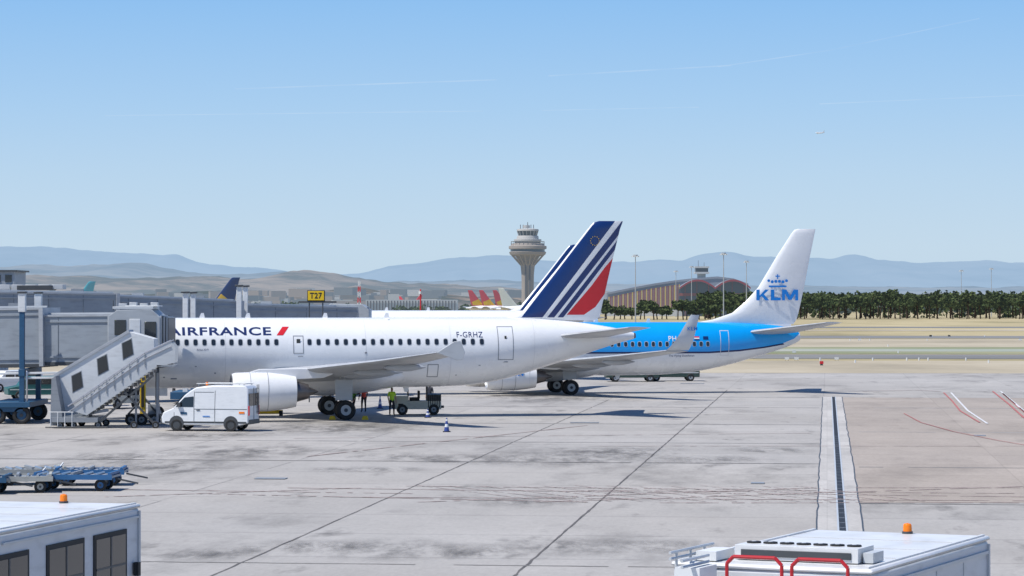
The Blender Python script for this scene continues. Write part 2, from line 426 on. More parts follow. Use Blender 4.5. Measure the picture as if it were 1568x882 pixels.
def afx(px): return 33.84-(970-px)/24.75
def afz(py): return 6.8-(py-464)/25.25
A319=dict(x=[0,.3,1,2,3.2,4.6,6,13,20.5,23,25,27,29,31,33,33.84],
 top=[3.4,3.8,4.3,4.92,5.5,5.84,5.93,5.93,5.93,5.93,5.93,5.9,5.78,5.56,5.22,5.0],
 bot=[3.2,2.85,2.4,2.05,1.88,1.8,1.78,1.78,1.78,1.83,2.05,2.55,3.15,3.78,4.4,4.62],
 hw=[.1,.5,1.0,1.45,1.78,1.93,1.975,1.975,1.975,1.95,1.85,1.62,1.3,.92,.42,.18],
 body=WHITE,ncol=WHITE,
 wing=dict(rx=11.2,rc=6.4,st=[(10.2,7.6,.8,2.45,.13),(11.2,6.4,1.95,2.62,.13),(13.45,4.0,6.4,3.05,.115),(16.3,2.8,11.5,3.55,.10),(18.9,1.55,16.6,4.12,.09)],
   fair=[(15.2,4.6,2.62,3.2),(15.6,7.6,2.85,2.9),(16.9,10.8,3.2,2.4)],tip='fence'),
 stab=[(28.6,3.6,.5,4.75,.10),(32.0,1.4,6.2,5.35,.09)],
 fin=[(25.3,31.4,5.75,.16),(26.3,31.75,6.0,.24),(26.95,31.8,6.3,.26),(29.1,32.4,8.9,.19),(31.0,33.0,11.3,.12),(31.35,33.15,11.68,.09),(31.7,33.18,11.78,.03)],
 eng=dict(x=8.85,y=5.75,z=1.72,r=1.13,len=3.7,pz=2.95),
 gear=dict(x=15.65,y=3.8,r=.58,nx=5.07),
 win=[],wz=4.50,doors=[],ant=[7.5,10.2,14.8,18.5])
def afp(pts): return [(afx(a),afz(c)) for a,c in pts]
A319['finpaint']=[(afp([(797,486),(829,486),(944,335),(914,335)]),NAVY),
 (afp([(836,486),(847,486),(953,352),(953,337)]),NAVY),
 (afp([(852,486),(861,486),(951,370),(951,360)]),NAVY),
 (afp([(866,482),(893,482),(911,470),(927,448),(937,420),(940,393),(925,410),(905,437)]),RED)]
def aflx(px):
    x=16.0
    for _ in range(6):
        d=164.3+x*.1908-1.9*.98; x=(WX(px,d)+25.83-1.9*.19)/.9816
    return x
wins=[272+13.75*i for i in range(12)]+[474+13.9*i for i in range(20)]
A319['win']=[aflx(p) for p in wins]
def rect(p0,p1,y0,y1,d=166.): return (aflx(p0),aflx(p1),WZ(y1,d),WZ(y0,d))
A319['doors']=[rect(449,465,513.5,541),rect(763,787.5,500,552),rect(240,262,500,553),rect(655,672,558,578)]
A319['seams']=[aflx(p) for p in (345,560,690,820)]
AF=airliner("airliner",(-25.83,164.3,0),R(11),A319)
sy=A319['sy']
put_text("title_lettering","AIRFRANCE",aflx(257),aflx(416),WZ(513,166),WZ(500.5,166),TEXTN,AF,sy,bold=.024,space=1.10)
put_text("registration","F-GRHZ",aflx(700),aflx(740),WZ(516,169),WZ(507.5,169),TEXTN,AF,sy,bold=.0,space=1.1)
put_text("small_print","Airbus A319",aflx(301),aflx(319),WZ(536,166),WZ(533,166),TEXTN,AF,sy,bold=.0)
def decal(name,poly,mt,parent,yf,off=.014,cuts=8):
    zs=[p[1] for p in poly];b=MB();b.add([(p[0],0,p[1]) for p in poly],[tuple(range(len(poly)))],mt)
    o=b.make(name,parent,smooth=0,recalc=False); bm=bmesh.new(); bm.from_mesh(o.data)
    for i in range(1,cuts):
        z=min(zs)+(max(zs)-min(zs))*i/cuts
        bmesh.ops.bisect_plane(bm,geom=bm.faces[:]+bm.edges[:]+bm.verts[:],dist=1e-5,plane_co=(0,0,z),plane_no=(0,0,1))
    for v in bm.verts: v.co.y=yf(v.co.x,v.co.z)-off
    bm.to_mesh(o.data); bm.free(); return o
decal("red_accent",[(aflx(424),WZ(513,166)),(aflx(434),WZ(513,166)),(aflx(444),WZ(500,166)),(aflx(434),WZ(500,166))],RED,AF,sy)
b=MB()
for i in range(12):
    a=2*math.pi*i/12; cx=afx(909)+.27*math.cos(a); cz=afz(369)+.27*math.sin(a)
    b.box((cx,-.27,cz),(.045,.01,.045),YEL)
b.make("star_ring",AF,smooth=0)
b=MB(); xx=aflx(775); zz=WZ(517,168); b.box((xx,sy(xx,zz)-.01,zz),(.12,.03,.22),GLASS)
xx=aflx(457)
b.box((xx,sy(xx,WZ(523,166))-.012,WZ(523,166)),(.22,.02,.33),GLASS)
for px,py,w_,h_ in((252,576,.1,.1),(267,578,.35,.12),(330,570,.1,.1),(700,575,.1,.06),(735,560,.12,.05),(300,560,.1,.05),(460,545,.3,.04),(775,555,.3,.05),(560,540,.12,.1),(600,490,.1,.05)):
    xx=aflx(px);zz=WZ(py,166); b.box((xx,sy(xx,zz)-.0,zz),(w_,.03,h_),LINEG)
b.make("hatch_details",AF,smooth=0)
b=MB(); b.cyl((33.7,0,4.81),(33.95,0,4.83),.19,.16,HOTM,16); b.make("tail_exhaust",AF)

def kx(px): return 38-(1225-px)/19.8
def kz(py): return 6.8-(py-464)/20.15
B737=dict(x=[0,.3,1,2,3.2,4.6,6,14,24,27,29.8,32.3,34.8,36.8,37.6,38],
 top=[3.0,3.35,3.8,4.4,5.0,5.28,5.36,5.36,5.36,5.36,5.36,5.33,5.22,5.0,4.75,4.5],
 bot=[2.8,2.4,1.95,1.6,1.42,1.37,1.36,1.36,1.36,1.4,1.62,2.1,2.78,3.4,3.72,3.95],
 hw=[.1,.5,1.0,1.4,1.7,1.85,1.88,1.88,1.88,1.85,1.65,1.3,.85,.42,.28,.12],
 body=WHITE,ncol=WHITE,winglet=mat("winglet_paint",(.55,.59,.63),.35),
 wing=dict(rx=13.6,rc=7.0,st=[(12.5,8.2,.8,1.95,.13),(13.8,7.0,1.88,2.05,.13),(17.0,4.3,6.1,2.45,.115),(20.3,2.9,11.8,2.95,.10),(23.6,1.6,17.0,3.5,.09)],
   fair=[(18.3,4.4,2.0,3.2),(18.8,7.6,2.3,2.9),(20.3,11.0,2.6,2.4)],tip='winglet'),
 stab=[(33.6,4.0,.4,4.55,.10),(37.9,1.35,7.15,5.35,.09)],
 fin=[(29.2,37.5,5.2,.08),(31.2,37.75,5.55,.14),(32.7,37.9,6.05,.2),(33.75,38.1,6.9,.24),(34.75,38.35,8.0,.22),(36.15,38.8,10.3,.16),(37.35,39.18,12.1,.1),(37.6,39.24,12.38,.05),(37.85,39.24,12.45,.02)],
 finpaint=[],fincol=WHITE,
 eng=dict(x=13.0,y=4.83,z=1.42,r=1.02,len=3.6,pz=2.35),
 gear=dict(x=19.6,y=2.86,r=.56,nx=4.0),doorcol=SEAM,
 win=[],wz=3.95,doors=[],ant=[8,12,17,22,26])
def klx(px):
    x=16.0
    for _ in range(6):
        d=207.4+x*.1736-1.8*.985; x=(WX(px,d)+15.5-1.8*.17)/.985
    return x
blue=[(-1,3.15),(30.5,3.15),(33,3.28),(35,3.5),(36.6,3.75),(37.5,4.1),(38.2,4.7),(36.3,5.2),(34,5.36),(30,5.6),(-1,5.6)]
darkl=[(-1,3.02),(30.5,3.02),(33,3.15),(35,3.38),(36.7,3.65),(36.6,3.75),(35,3.5),(33,3.28),(30.5,3.15),(-1,3.15)]
B737['fpaint']=[(blue,KBLUE),(darkl,KDARK)]
def krect(p0,p1,y0,y1,d=211.): return (klx(p0),klx(p1),WZ(y1,d),WZ(y0,d))
B737['win']=[klx(1085-10.6*i)for i in range(52) if klx(1085-10.6*i)>5.5]
B737['wz']=WZ(527,210)
B737['doors']=[krect(1105,1119,506,545)]
KL=airliner("airliner",(-15.5,207.4,0),R(10),B737)
ky=B737['sy']
put_text("registration","PH-BXU",klx(1024),klx(1062),WZ(522,211),WZ(514.5,211),WHITE,KL,ky,bold=.01,space=1.1)
put_text("small_print","The Flying Dutchman",klx(1024),klx(1064),WZ(547,211),WZ(543,211),TEXTN,KL,ky,bold=.0)
decal("flag_red",[(klx(1064),WZ(517,211)),(klx(1072),WZ(517,211)),(klx(1072),WZ(515,211)),(klx(1064),WZ(515,211))],RED,KL,ky,cuts=2)
decal("flag_white",[(klx(1064),WZ(519,211)),(klx(1072),WZ(519,211)),(klx(1072),WZ(517,211)),(klx(1064),WZ(517,211))],WHITE,KL,ky,cuts=2)
decal("flag_blue",[(klx(1064),WZ(521,211)),(klx(1072),WZ(521,211)),(klx(1072),WZ(519,211)),(klx(1064),WZ(519,211))],NAVY,KL,ky,cuts=2)
decal("flag_union",[(klx(1078),WZ(520,211)),(klx(1086),WZ(520,211)),(klx(1086),WZ(515,211)),(klx(1078),WZ(515,211))],NAVY,KL,ky,cuts=2)
b=MB()
def blk(poly,x0,z0,sx_,sz_,y=-.30,mt=KLOGO):
    b.add([(x0+p[0]*sx_,y,z0+p[1]*sz_) for p in poly],[tuple(range(len(poly)))],mt)
x0_,z0_=kx(1156),kz(460); Wt=kx(1221)-x0_; Ht=kz(443.5)-z0_
lw=Wt/3.35
blk([(0,0),(.27,0),(.27,1),(0,1)],x0_,z0_,lw,Ht); blk([(.27,.42),(.45,.62),(.78,1),(1.12,1),(.68,.56),(1.15,0),(.80,0),(.47,.40),(.27,.22)],x0_,z0_,lw*.90,Ht)
blk([(0,0),(.80,0),(.80,.26),(.28,.26),(.28,1),(0,1)],x0_+lw*1.16,z0_,lw,Ht)
blk([(0,0),(.24,0),(.24,.62),(.24,1),(0,1)],x0_+lw*2.05,z0_,lw,Ht); blk([(.24,.62),(.53,.05),(.77,.05),(1.06,.62),(1.06,1),(.94,1),(.65,.38),(.36,1),(.24,1)],x0_+lw*2.05,z0_,lw,Ht); blk([(1.06,0),(1.30,0),(1.30,1),(1.06,1)],x0_+lw*2.05,z0_,lw,Ht)
b.make("tail_lettering",KL,smooth=0,recalc=False)
b=MB()
cx=kx(1189)
b.box((cx,-.305,kz(438.5)),(1.40,.012,.13),KLOGO)
for dx,dz,r in((-.42,.0,.12),(-.14,.03,.12),(.14,.03,.12),(.42,.0,.12),(-.70,.08,.11),(.70,.08,.11)):
    b.cyl((cx+dx,-.312,kz(431.5)+dz),(cx+dx,-.30,kz(431.5)+dz),r,r,KLOGO,14)
b.box((cx,-.306,kz(423.5)),(.09,.012,.36),KLOGO); b.box((cx,-.309,kz(423)),(.34,.012,.09),KLOGO)
b.make("crown_emblem",KL,smooth=0)
put_text("engine_lettering","KLM",13.0+1.35,13.0+2.55,1.5,1.85,KLOGO,KL,lambda x,z:-4.83-math.sqrt(max(.01,1.02**2-(z-1.42)**2)),bold=.02,cuts=6,off=.02,space=1.1)
put_text("winglet_lettering","KLM",24.9,25.6,4.9,5.15,KLOGO,KL,lambda x,z:-17.86-.12*(z-4.9),bold=.02,cuts=2,off=.04,space=1.1)

A3=dict(A319); A3['win']=[6+.53*i for i in range(38)]; A3['doors']=[]; A3['seams']=[]
airliner("airliner",(WX(914,250)-33.84*.985,250-5.9,.22),R(10),A3)
def cheap(px,ytip,rz,finmat,body=WHITE,extra=None,nogear=False):
    Q=dict(A319); Q['fincol']=finmat; Q['finpaint']=extra or []; Q['body']=body; Q['nogear']=nogear
    d=4.96*F/(464-ytip); X=WX(px,d); c,s=math.cos(rz),math.sin(rz)
    airliner("airliner",(X-32.4*c,d-32.4*s,0),rz,Q,detail=False)
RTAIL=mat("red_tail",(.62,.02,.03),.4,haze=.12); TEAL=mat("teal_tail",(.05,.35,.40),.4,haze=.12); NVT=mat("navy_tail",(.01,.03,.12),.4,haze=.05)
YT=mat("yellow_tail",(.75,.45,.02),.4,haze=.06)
cheap(362,425,R(25),NVT,extra=[([(27,6),(29.2,6),(30.5,7.6),(29.2,8.6)],YT)])
cheap(142,431,R(35),TEAL,extra=[([(29.5,8),(33,8),(33.5,9.6),(30.4,9.6)],WHITE)])
for p_,a_ in((719,200),(736,200),(757,205)):
    cheap(p_,444.5,R(a_),RTAIL,extra=[([(26,6),(31,6),(31.5,7.2),(28.4,8.4)],YT)])
cheap(766,441,R(190),mat("pale_tail",(.6,.6,.5),.4,haze=.12))
cheap(645,452,R(15),RTAIL)
cheap(612,454,R(160),RTAIL)
Q=dict(A319); Q['finpaint']=[];Q['nogear']=True
airliner("airliner",(WX(1249,9500),9500,WZ(203,9500)-4),R(20),Q,detail=False)

# ------------------------------------------------------------ ground
def sheet(name,pts,z,mt):
    b=MB(); b.add([(p[0],p[1],z) for p in pts],[tuple(range(len(pts)))],mt); o=b.make(name,smooth=0,recalc=False)
    if o.data.polygons[0].normal.z<0:
        bm=bmesh.new();bm.from_mesh(o.data);bmesh.ops.reverse_faces(bm,faces=bm.faces);bm.to_mesh(o.data);bm.free()
    return o
g=Vector((math.sin(R(6.4)),math.cos(R(6.4))))
hdir=Vector((g.y,-g.x))
uB=Vector(GP(985,710)).dot(hdir); vB=Vector(GP(1250,711)).dot(g)
GR=patch_mat("dry_grass_land",((.17,.15,.07),(.40,.33,.18),(.52,.43,.25)),.012,.05,(1,.35,1))
sheet("ground",[(-30000,-300),(30000,-300),(30000,40000),(-30000,40000)],0,GR)
CON=concrete("apron_concrete",(.402,.382,.355),stain=.58,tint=(1.0,.98,.955),jdark=.86,off=(-uB,-vB))
sheet("apron",[(-300,-100),(400,-100),(400,281),(-300,300)],.02,CON)
BEI=concrete("beige_apron",(.385,.335,.288),stain=.28,tint=(1,.985,.965),jdark=.9,off=(-uB,-vB))
c0=Vector(GP(1290,810)); 
def ongrid(u,v):
    p=c0+hdir*u+g*v; return (p.x,p.y)
sheet("apron_asphalt",[ongrid(.62,11),ongrid(200,30),ongrid(200,118),ongrid(.62,118)],.024,BEI)
def band(name,y0,y1,z,mt,x0=-500,x1=900,sk=.0):
    a,b_=GD(y0),GD(y1); sheet(name,[(x0,b_-x0*sk),(x1,b_-x1*sk),(x1,a-x1*sk),(x0,a-x0*sk)],z,mt)
SHG=patch_mat("shoulder_dirt",((.30,.26,.19),(.42,.36,.26),(.50,.44,.33)),.02,.02,(1,.5,1))
TAX=patch_mat("taxiway_asphalt",((.17,.165,.16),(.205,.20,.19),(.25,.24,.225)),.05,.04,(.3,1,1))
GRN=patch_mat("green_grass",((.15,.18,.095),(.25,.26,.15),(.36,.33,.20)),.03,.03,(.4,1,1))
GREYC=patch_mat("grey_shoulder",((.28,.32,.25),(.34,.36,.29),(.40,.38,.32)),.05,.04,(.4,1,1))
sk=.06
band("dirt_verge",571,552,.03,SHG,sk=sk)
band("taxiway",549,542.5,.035,TAX,sk=sk)
band("grass_strip",541.5,531,.03,GRN,sk=sk)
band("grey_shoulder",538,534,.04,GREYC,sk=sk)
band("dirt_verge",531,519,.032,SHG,sk=sk)
band("taxiway",518,514,.04,TAX,sk=sk)
band("grass_strip",527,523.5,.045,GRN,x0=120,x1=900,sk=sk)
band("service_road",507,505,.045,SHG,sk=0)
band("taxiway",502.5,500.5,.05,TAX,sk=0)
b=MB()
for i in range(26):
    px=random.uniform(1180,1600); py=random.choice([516,522,531,541,552,556]); x,y=GP(px,py)
    if i<10: b.box((x,y,.25),(.5,.08,.3),random.choice([OFFW,OFFW,DGREY])); b.bb(x-.2,x-.16,y-.03,y+.03,0,.2,DGREY); b.bb(x+.16,x+.2,y-.03,y+.03,0,.2,DGREY)
    else: b.cyl((x,y,0),(x,y,.35),.1,.08,OFFW,8)
x,y=GP(1258,560); b.box((x,y,.35),(.4,.1,.3),RED); b.bb(x-.15,x+.15,y-.03,y+.03,0,.2,DGREY)
b.make("taxiway_marker_sign",smooth=0)
LC=concrete("drain_kerb_concrete",(.48,.455,.42),stain=.30,slab=6,joint=(.01,.05),jdark=.75)
b=MB()
n=60
def wob(s,i): return .05*noise.noise(Vector((i*.7,s*9.1,0)))+.03*noise.noise(Vector((i*2.3,s*3.7,0)))
L_=[ongrid(-.78+wob(1,i),-8+i*2.15) for i in range(n)]; R_=[ongrid(.62+wob(2,i),-8+i*2.15) for i in range(n)]
b.add([(p[0],p[1],.028) for p in L_]+[(p[0],p[1],.028) for p in R_],[(i,n+i,n+i+1,i+1) for i in range(n-1)],LC)
for (S_,wd) in((L_,.05),(R_,.05)):
    for i in range(n-1):
        b.add([(S_[i][0]-wd/2,S_[i][1],.033),(S_[i][0]+wd/2,S_[i][1],.033),(S_[i+1][0]+wd/2,S_[i+1][1],.033),(S_[i+1][0]-wd/2,S_[i+1][1],.033)],[(0,1,2,3)],DGREY)
for u0,u1 in((-.16,-.10),(.10,.16)):
    b.add([(*ongrid(u0,-8),.034),(*ongrid(u1,-8),.034),(*ongrid(u1,119),.034),(*ongrid(u0,119),.034)],[(0,1,2,3)],LGREY)
b.add([(*ongrid(-.10,-8),.034),(*ongrid(.10,-8),.034),(*ongrid(.10,119),.034),(*ongrid(-.10,119),.034)],[(0,1,2,3)],BLACK)
v=-8
while v<60:
    b.add([(*ongrid(-.09,v),.039),(*ongrid(.09,v),.039),(*ongrid(.09,v+.12),.039),(*ongrid(-.09,v+.12),.039)],[(0,1,2,3)],DGREY if (int(v*2)%4) else MGREY)
    v+=.5
b.make("drain_channel",smooth=0)
TAR=mat("tar_joint",(.11,.10,.09),.8,var=.4,scale=.6)
HJ=mat("dirty_joint",(.20,.188,.172),.8,var=.4,scale=.5)
FAINT=mat("faint_joint",(.285,.268,.248),.8,var=.3,scale=.4)
def strip(b,p,q,w,z,mt,wobble=0,n=1,gap=0):
    p=Vector(p);q=Vector(q);d=(q-p).normalized();nn=Vector((-d.y,d.x))
    pts=[]
    for i in range(n+1):
        t=i/n; c=p+(q-p)*t+nn*wobble*noise.noise(Vector((p.x+i*.9,p.y*1.3,3)));pts.append(c)
    for i in range(n):
        if gap and random.random()<gap: continue
        a,c=pts[i],pts[i+1]; ww=w*(random.uniform(.6,1.25) if n>1 else 1)
        b.add([(*(a-nn*ww/2),z),(*(c-nn*ww/2),z),(*(c+nn*ww/2),z),(*(a+nn*ww/2),z)],[(0,1,2,3)],mt)
b=MB()
for px,py,w_,mt in((985,710,.075,TAR),(590,765,.065,TAR)):
    p=Vector(GP(px,py)); strip(b,p-g*60,p+g*100,w_,.026,mt,.05,160)
for k in(-2,-3,-4):
    p=Vector(GP(590,765))+hdir*7.5*(k+1); strip(b,p-g*60,p+g*80,.04,.026,FAINT,.03,60,.25)
for py,w_,mt in((869,.16,HJ),(708,.45,HJ),(677,.45,FAINT),(648,.6,FAINT),(622,.7,FAINT),(606,.8,FAINT)):
    p=Vector(GP(1250,py+3)); strip(b,p-hdir*55,p+hdir*.2,w_,.0275,mt,.1,110,.05)
for py,w_,mt in((716,.40,HJ),(772,.28,HJ),(662,.45,FAINT),(625,.5,FAINT)):
    p=Vector(GP(1315,py)); strip(b,p,p+hdir*60,w_,.0285,mt,.08,60,.05)
b.make("apron_joints",smooth=0)
SM=bpy.data.materials.new("oil_stain"); SM.use_nodes=True; nt=SM.node_tree;N=nt.nodes;L=nt.links
pb=N["Principled BSDF"]; pb.inputs["Base Color"].default_value=(.085,.08,.073,1); pb.inputs["Roughness"].default_value=.7
tc=N.new("ShaderNodeTexCoord"); vs_=N.new("ShaderNodeVectorMath"); vs_.operation='SUBTRACT'; vs_.inputs[1].default_value=(.5,.5,0); L.new(tc.outputs["Generated"],vs_.inputs[0])
fl_=N.new("ShaderNodeVectorMath"); fl_.operation='MULTIPLY'; fl_.inputs[1].default_value=(1,1,0); L.new(vs_.outputs[0],fl_.inputs[0])
ln=N.new("ShaderNodeVectorMath"); ln.operation='LENGTH'; L.new(fl_.outputs[0],ln.inputs[0])
m1=N.new("ShaderNodeMapRange"); m1.inputs[1].default_value=.05; m1.inputs[2].default_value=.5; m1.inputs[3].default_value=.72; m1.inputs[4].default_value=0; L.new(ln.outputs["Value"],m1.inputs[0])
geo=N.new("ShaderNodeNewGeometry"); mpp=N.new("ShaderNodeMapping"); mpp.inputs["Scale"].default_value=(1,.3,1); L.new(geo.outputs["Position"],mpp.inputs[0])
n1=N.new("ShaderNodeTexNoise"); n1.inputs["Scale"].default_value=.8; n1.inputs["Detail"].default_value=9; n1.inputs["Roughness"].default_value=.72; L.new(mpp.outputs[0],n1.inputs["Vector"])
m2=N.new("ShaderNodeMapRange"); m2.inputs[1].default_value=.42; m2.inputs[2].default_value=.70; L.new(n1.outputs["Fac"],m2.inputs[0])
mm=N.new("ShaderNodeMath"); mm.operation='MULTIPLY'; L.new(m1.outputs[0],mm.inputs[0]); L.new(m2.outputs[0],mm.inputs[1])
tr=N.new("ShaderNodeBsdfTransparent"); ms=N.new("ShaderNodeMixShader"); L.new(mm.outputs[0],ms.inputs[0]); L.new(tr.outputs[0],ms.inputs[1]); L.new(pb.outputs[0],ms.inputs[2]); L.new(ms.outputs[0],N["Material Output"].inputs[0])
for k,(px,py,w_,l_) in enumerate(((880,703,11,18),(380,692,9,16),(960,692,7,10),(600,842,6,8),(860,838,6,7),(1060,838,4.5,6),(250,716,9,12),(450,838,4,5),(520,655,14,20),(700,705,6,9),(1100,705,6,8),(330,850,4,5),(800,768,5,8),(170,700,6,12),(610,700,5,8),(860,610,14,24),(300,668,9,10),(730,850,3,4),(1180,690,5,7),(560,720,7,5))):
    x,y=GP(px,py); sheet("oil_stain",[(x-w_/2,y-l_/2),(x+w_/2,y-l_/2),(x+w_/2,y+l_/2),(x-w_/2,y+l_/2)],.031+k*.0002,SM)
RL=mat("worn_red_line",(.355,.275,.25),.8,var=.25,scale=1.5)
RL2=mat("red_line",(.42,.14,.125),.8,var=.25,scale=1.5); WL=mat("white_line",(.62,.61,.60),.7,var=.2,scale=1.5)
b=MB()
rl=[(150,750,640,757),(440,748,1568,762),(520,762,1568,768),(300,757,900,770),(600,745,1250,752),(820,770,1600,745),(640,770,1250,748),(900,752,1600,757),(1000,771,1600,771),(1310,748,1600,748),(160,762,560,748),(450,672,1240,664),(900,684,1568,684),(470,700,900,652)]
for k in range(13): rl.append((640+k*48,745+random.uniform(-1,1),840+k*48,769))
for k,(xa,ya,xb,yb) in enumerate(rl):
    strip(b,GP(xa,ya),GP(xb,yb),.17 if k<14 else .07,.0355+k*.0004,RL,.02,60,.12)
for (pts,w_,mt) in(([(1445,602),(1458,615),(1470,630),(1500,648)],.12,RL2),([(1456,602),(1468,615),(1482,630),(1512,650)],.14,WL),([(1520,600),(1545,620),(1568,641)],.14,RL2),([(1532,600),(1556,620),(1580,641)],.14,WL),([(1384,634),(1410,648),(1460,662),(1530,676),(1600,688)],.08,RL2),([(1441,600),(1400,598),(1320,600)],.3,RL),([(1535,603),(1560,625),(1590,650)],.12,RL2)):
    for i in range(len(pts)-1): strip(b,GP(*pts[i]),GP(*pts[i+1]),w_,.050+.0005*i,mt)
b.make("painted_markings",smooth=0)
b=MB()
for px,py,l in((415,734,1.2),(895,648,1.6),(1160,741,.5),(1500,668,.6),(1010,560,2.),(1060,588,2.)):
    x,y=GP(px,py); b.box((x,y,.045),(l,.7,.02),MGREY,rz=-R(6))
b.make("manhole_cover",smooth=0)

# ------------------------------------------------------------ hills
def ridge(name,d,prof,mt,depth,seed,amp,px0=-700,px1=2300,step=5,rows=9):
    b=MB();nx=int((px1-px0)/step)+1;vs=[]
    for r in range(rows+1):
        t=r/rows
        for i in range(nx):
            px=px0+i*step; dd=d-depth*(1-t)
            top=(464-herm([p[0] for p in prof],[p[1] for p in prof],px))*d/F
            nz=noise.fractal(Vector((px*.02,seed,t*2.5)),1.0,2.1,6)*amp*d/F
            z=(top+nz)*(t**.8)
            z+=noise.noise(Vector((px*.04,t*7,seed+3)))*amp*1.3*d/F*math.sin(math.pi*t)
            x=(px-784)*d/F
            vs.append((x,dd,z-(2 if r==0 else 0)))
    fs=[(r*nx+i,r*nx+i+1,(r+1)*nx+i+1,(r+1)*nx+i) for r in range(rows) for i in range(nx-1)]
    b.add(vs,fs,mt); return b.make(name,smooth=60,recalc=False)
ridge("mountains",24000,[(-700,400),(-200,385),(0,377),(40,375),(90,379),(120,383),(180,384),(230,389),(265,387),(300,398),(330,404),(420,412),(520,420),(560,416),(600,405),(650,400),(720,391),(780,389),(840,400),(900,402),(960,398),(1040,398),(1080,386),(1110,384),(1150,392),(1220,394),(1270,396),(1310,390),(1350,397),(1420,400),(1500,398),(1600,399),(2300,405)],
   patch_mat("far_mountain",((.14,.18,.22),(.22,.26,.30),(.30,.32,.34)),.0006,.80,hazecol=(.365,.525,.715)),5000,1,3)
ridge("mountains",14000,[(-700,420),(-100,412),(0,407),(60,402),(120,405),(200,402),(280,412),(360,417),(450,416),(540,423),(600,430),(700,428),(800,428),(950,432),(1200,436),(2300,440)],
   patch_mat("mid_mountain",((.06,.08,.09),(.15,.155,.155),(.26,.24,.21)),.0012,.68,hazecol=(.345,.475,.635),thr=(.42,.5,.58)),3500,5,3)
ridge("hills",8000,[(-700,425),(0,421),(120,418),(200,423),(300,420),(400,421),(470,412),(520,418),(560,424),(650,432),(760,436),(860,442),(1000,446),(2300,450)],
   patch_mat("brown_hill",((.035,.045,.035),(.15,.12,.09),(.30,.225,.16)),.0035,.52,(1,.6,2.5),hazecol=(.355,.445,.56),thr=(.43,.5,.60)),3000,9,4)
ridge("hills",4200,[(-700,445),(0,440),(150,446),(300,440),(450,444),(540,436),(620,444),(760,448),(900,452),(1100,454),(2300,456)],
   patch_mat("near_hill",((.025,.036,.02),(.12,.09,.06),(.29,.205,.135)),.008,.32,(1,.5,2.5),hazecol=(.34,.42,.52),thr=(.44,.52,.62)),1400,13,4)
b=MB()
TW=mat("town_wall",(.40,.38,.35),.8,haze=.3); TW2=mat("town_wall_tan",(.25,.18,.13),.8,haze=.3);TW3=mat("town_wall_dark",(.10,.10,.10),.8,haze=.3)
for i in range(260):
    px=random.choice([random.uniform(100,640),random.uniform(380,620),random.uniform(-200,1000)]); d=random.uniform(2300,2750)
    w_=random.uniform(4,18);h_=random.uniform(2,7)
    b.box((WX(px,d),d,h_/2+random.uniform(0,14)),(w_,12,h_),random.choice([TW,TW2,TW3,TW2,TW3]),rz=random.uniform(-.3,.3))
b.make("distant_town",smooth=0)

# ------------------------------------------------------------ trees
def leafmat(name,dark,light,haze):
    m=bpy.data.materials.new(name); m.use_nodes=True; nt=m.node_tree;N=nt.nodes;L=nt.links
    b=N["Principled BSDF"]; b.inputs["Roughness"].default_value=.9; b.inputs["Specular IOR Level"].default_value=.1
    geo=N.new("ShaderNodeNewGeometry"); cr=N.new("ShaderNodeValToRGB"); cr.color_ramp.elements[0].color=(*dark,1); cr.color_ramp.elements[1].color=(*light,1)
    L.new(geo.outputs["Random Per Island"],cr.inputs[0]); L.new(cr.outputs[0],b.inputs["Base Color"])
    em=N.new("ShaderNodeEmission"); em.inputs[0].default_value=(.38,.50,.62,1); ms=N.new("ShaderNodeMixShader"); ms.inputs[0].default_value=haze  # foliage haze painted in as sky-blue emission
    L.new(b.outputs[0],ms.inputs[1]); L.new(em.outputs[0],ms.inputs[2]); L.new(ms.outputs[0],N["Material Output"].inputs[0]); return m
LEAF=leafmat("pine_foliage",(.028,.046,.015),(.095,.12,.04),.025)
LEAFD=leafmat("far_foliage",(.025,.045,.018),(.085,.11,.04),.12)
BARK=mat("bark",(.07,.05,.04),.9,var=.2)
def clump(b,c,rx,rz_,n,mt,fs=.55):
    for _ in range(n):
        while True:
            p=Vector((random.uniform(-1,1),random.uniform(-1,1),random.uniform(-1,1)))
            if p.length<1: break
        if p.length>0: p=p.normalized()*(p.length**.45)
        c_=Vector(c)+Vector((p.x*rx,p.y*rx,p.z*rz_))
        a=Vector((random.gauss(0,1),random.gauss(0,1),random.gauss(0,1))).normalized()
        t=a.cross(Vector((0,0,1)) if abs(a.z)<.9 else Vector((1,0,0))).normalized(); u=a.cross(t); s=fs*random.uniform(.6,1.4)
        b.add([c_+t*s,c_+u*s*.8,c_-t*s,c_-u*s*.8],[(0,1,2,3)],mt)
def pine(b,x,y,h,wd,mt,nl=9,nf=34,fs=.55,cz0=.74):
    lean=random.uniform(-.7,.7); th=h*.55
    b.cyl((x,y,0),(x+lean,y,th),.30,.20,BARK,6,False)
    for i in range(4):
        a=random.uniform(0,6.28); b.cyl((x+lean,y,th*random.uniform(.75,1)),(x+lean+math.cos(a)*wd*.33,y+math.sin(a)*wd*.33,h*.72),.11,.05,BARK,4,False)
    for i in range(nl):
        a=random.uniform(0,6.28);r=wd*.38*math.sqrt(random.random())
        cz=h*cz0-(r/wd)*h*.14+random.uniform(-.12,.09)*h
        clump(b,(x+lean+math.cos(a)*r,y+math.sin(a)*r,cz),wd*random.uniform(.15,.26),h*random.uniform(.10,.19),nf,mt,fs)
b=MB()
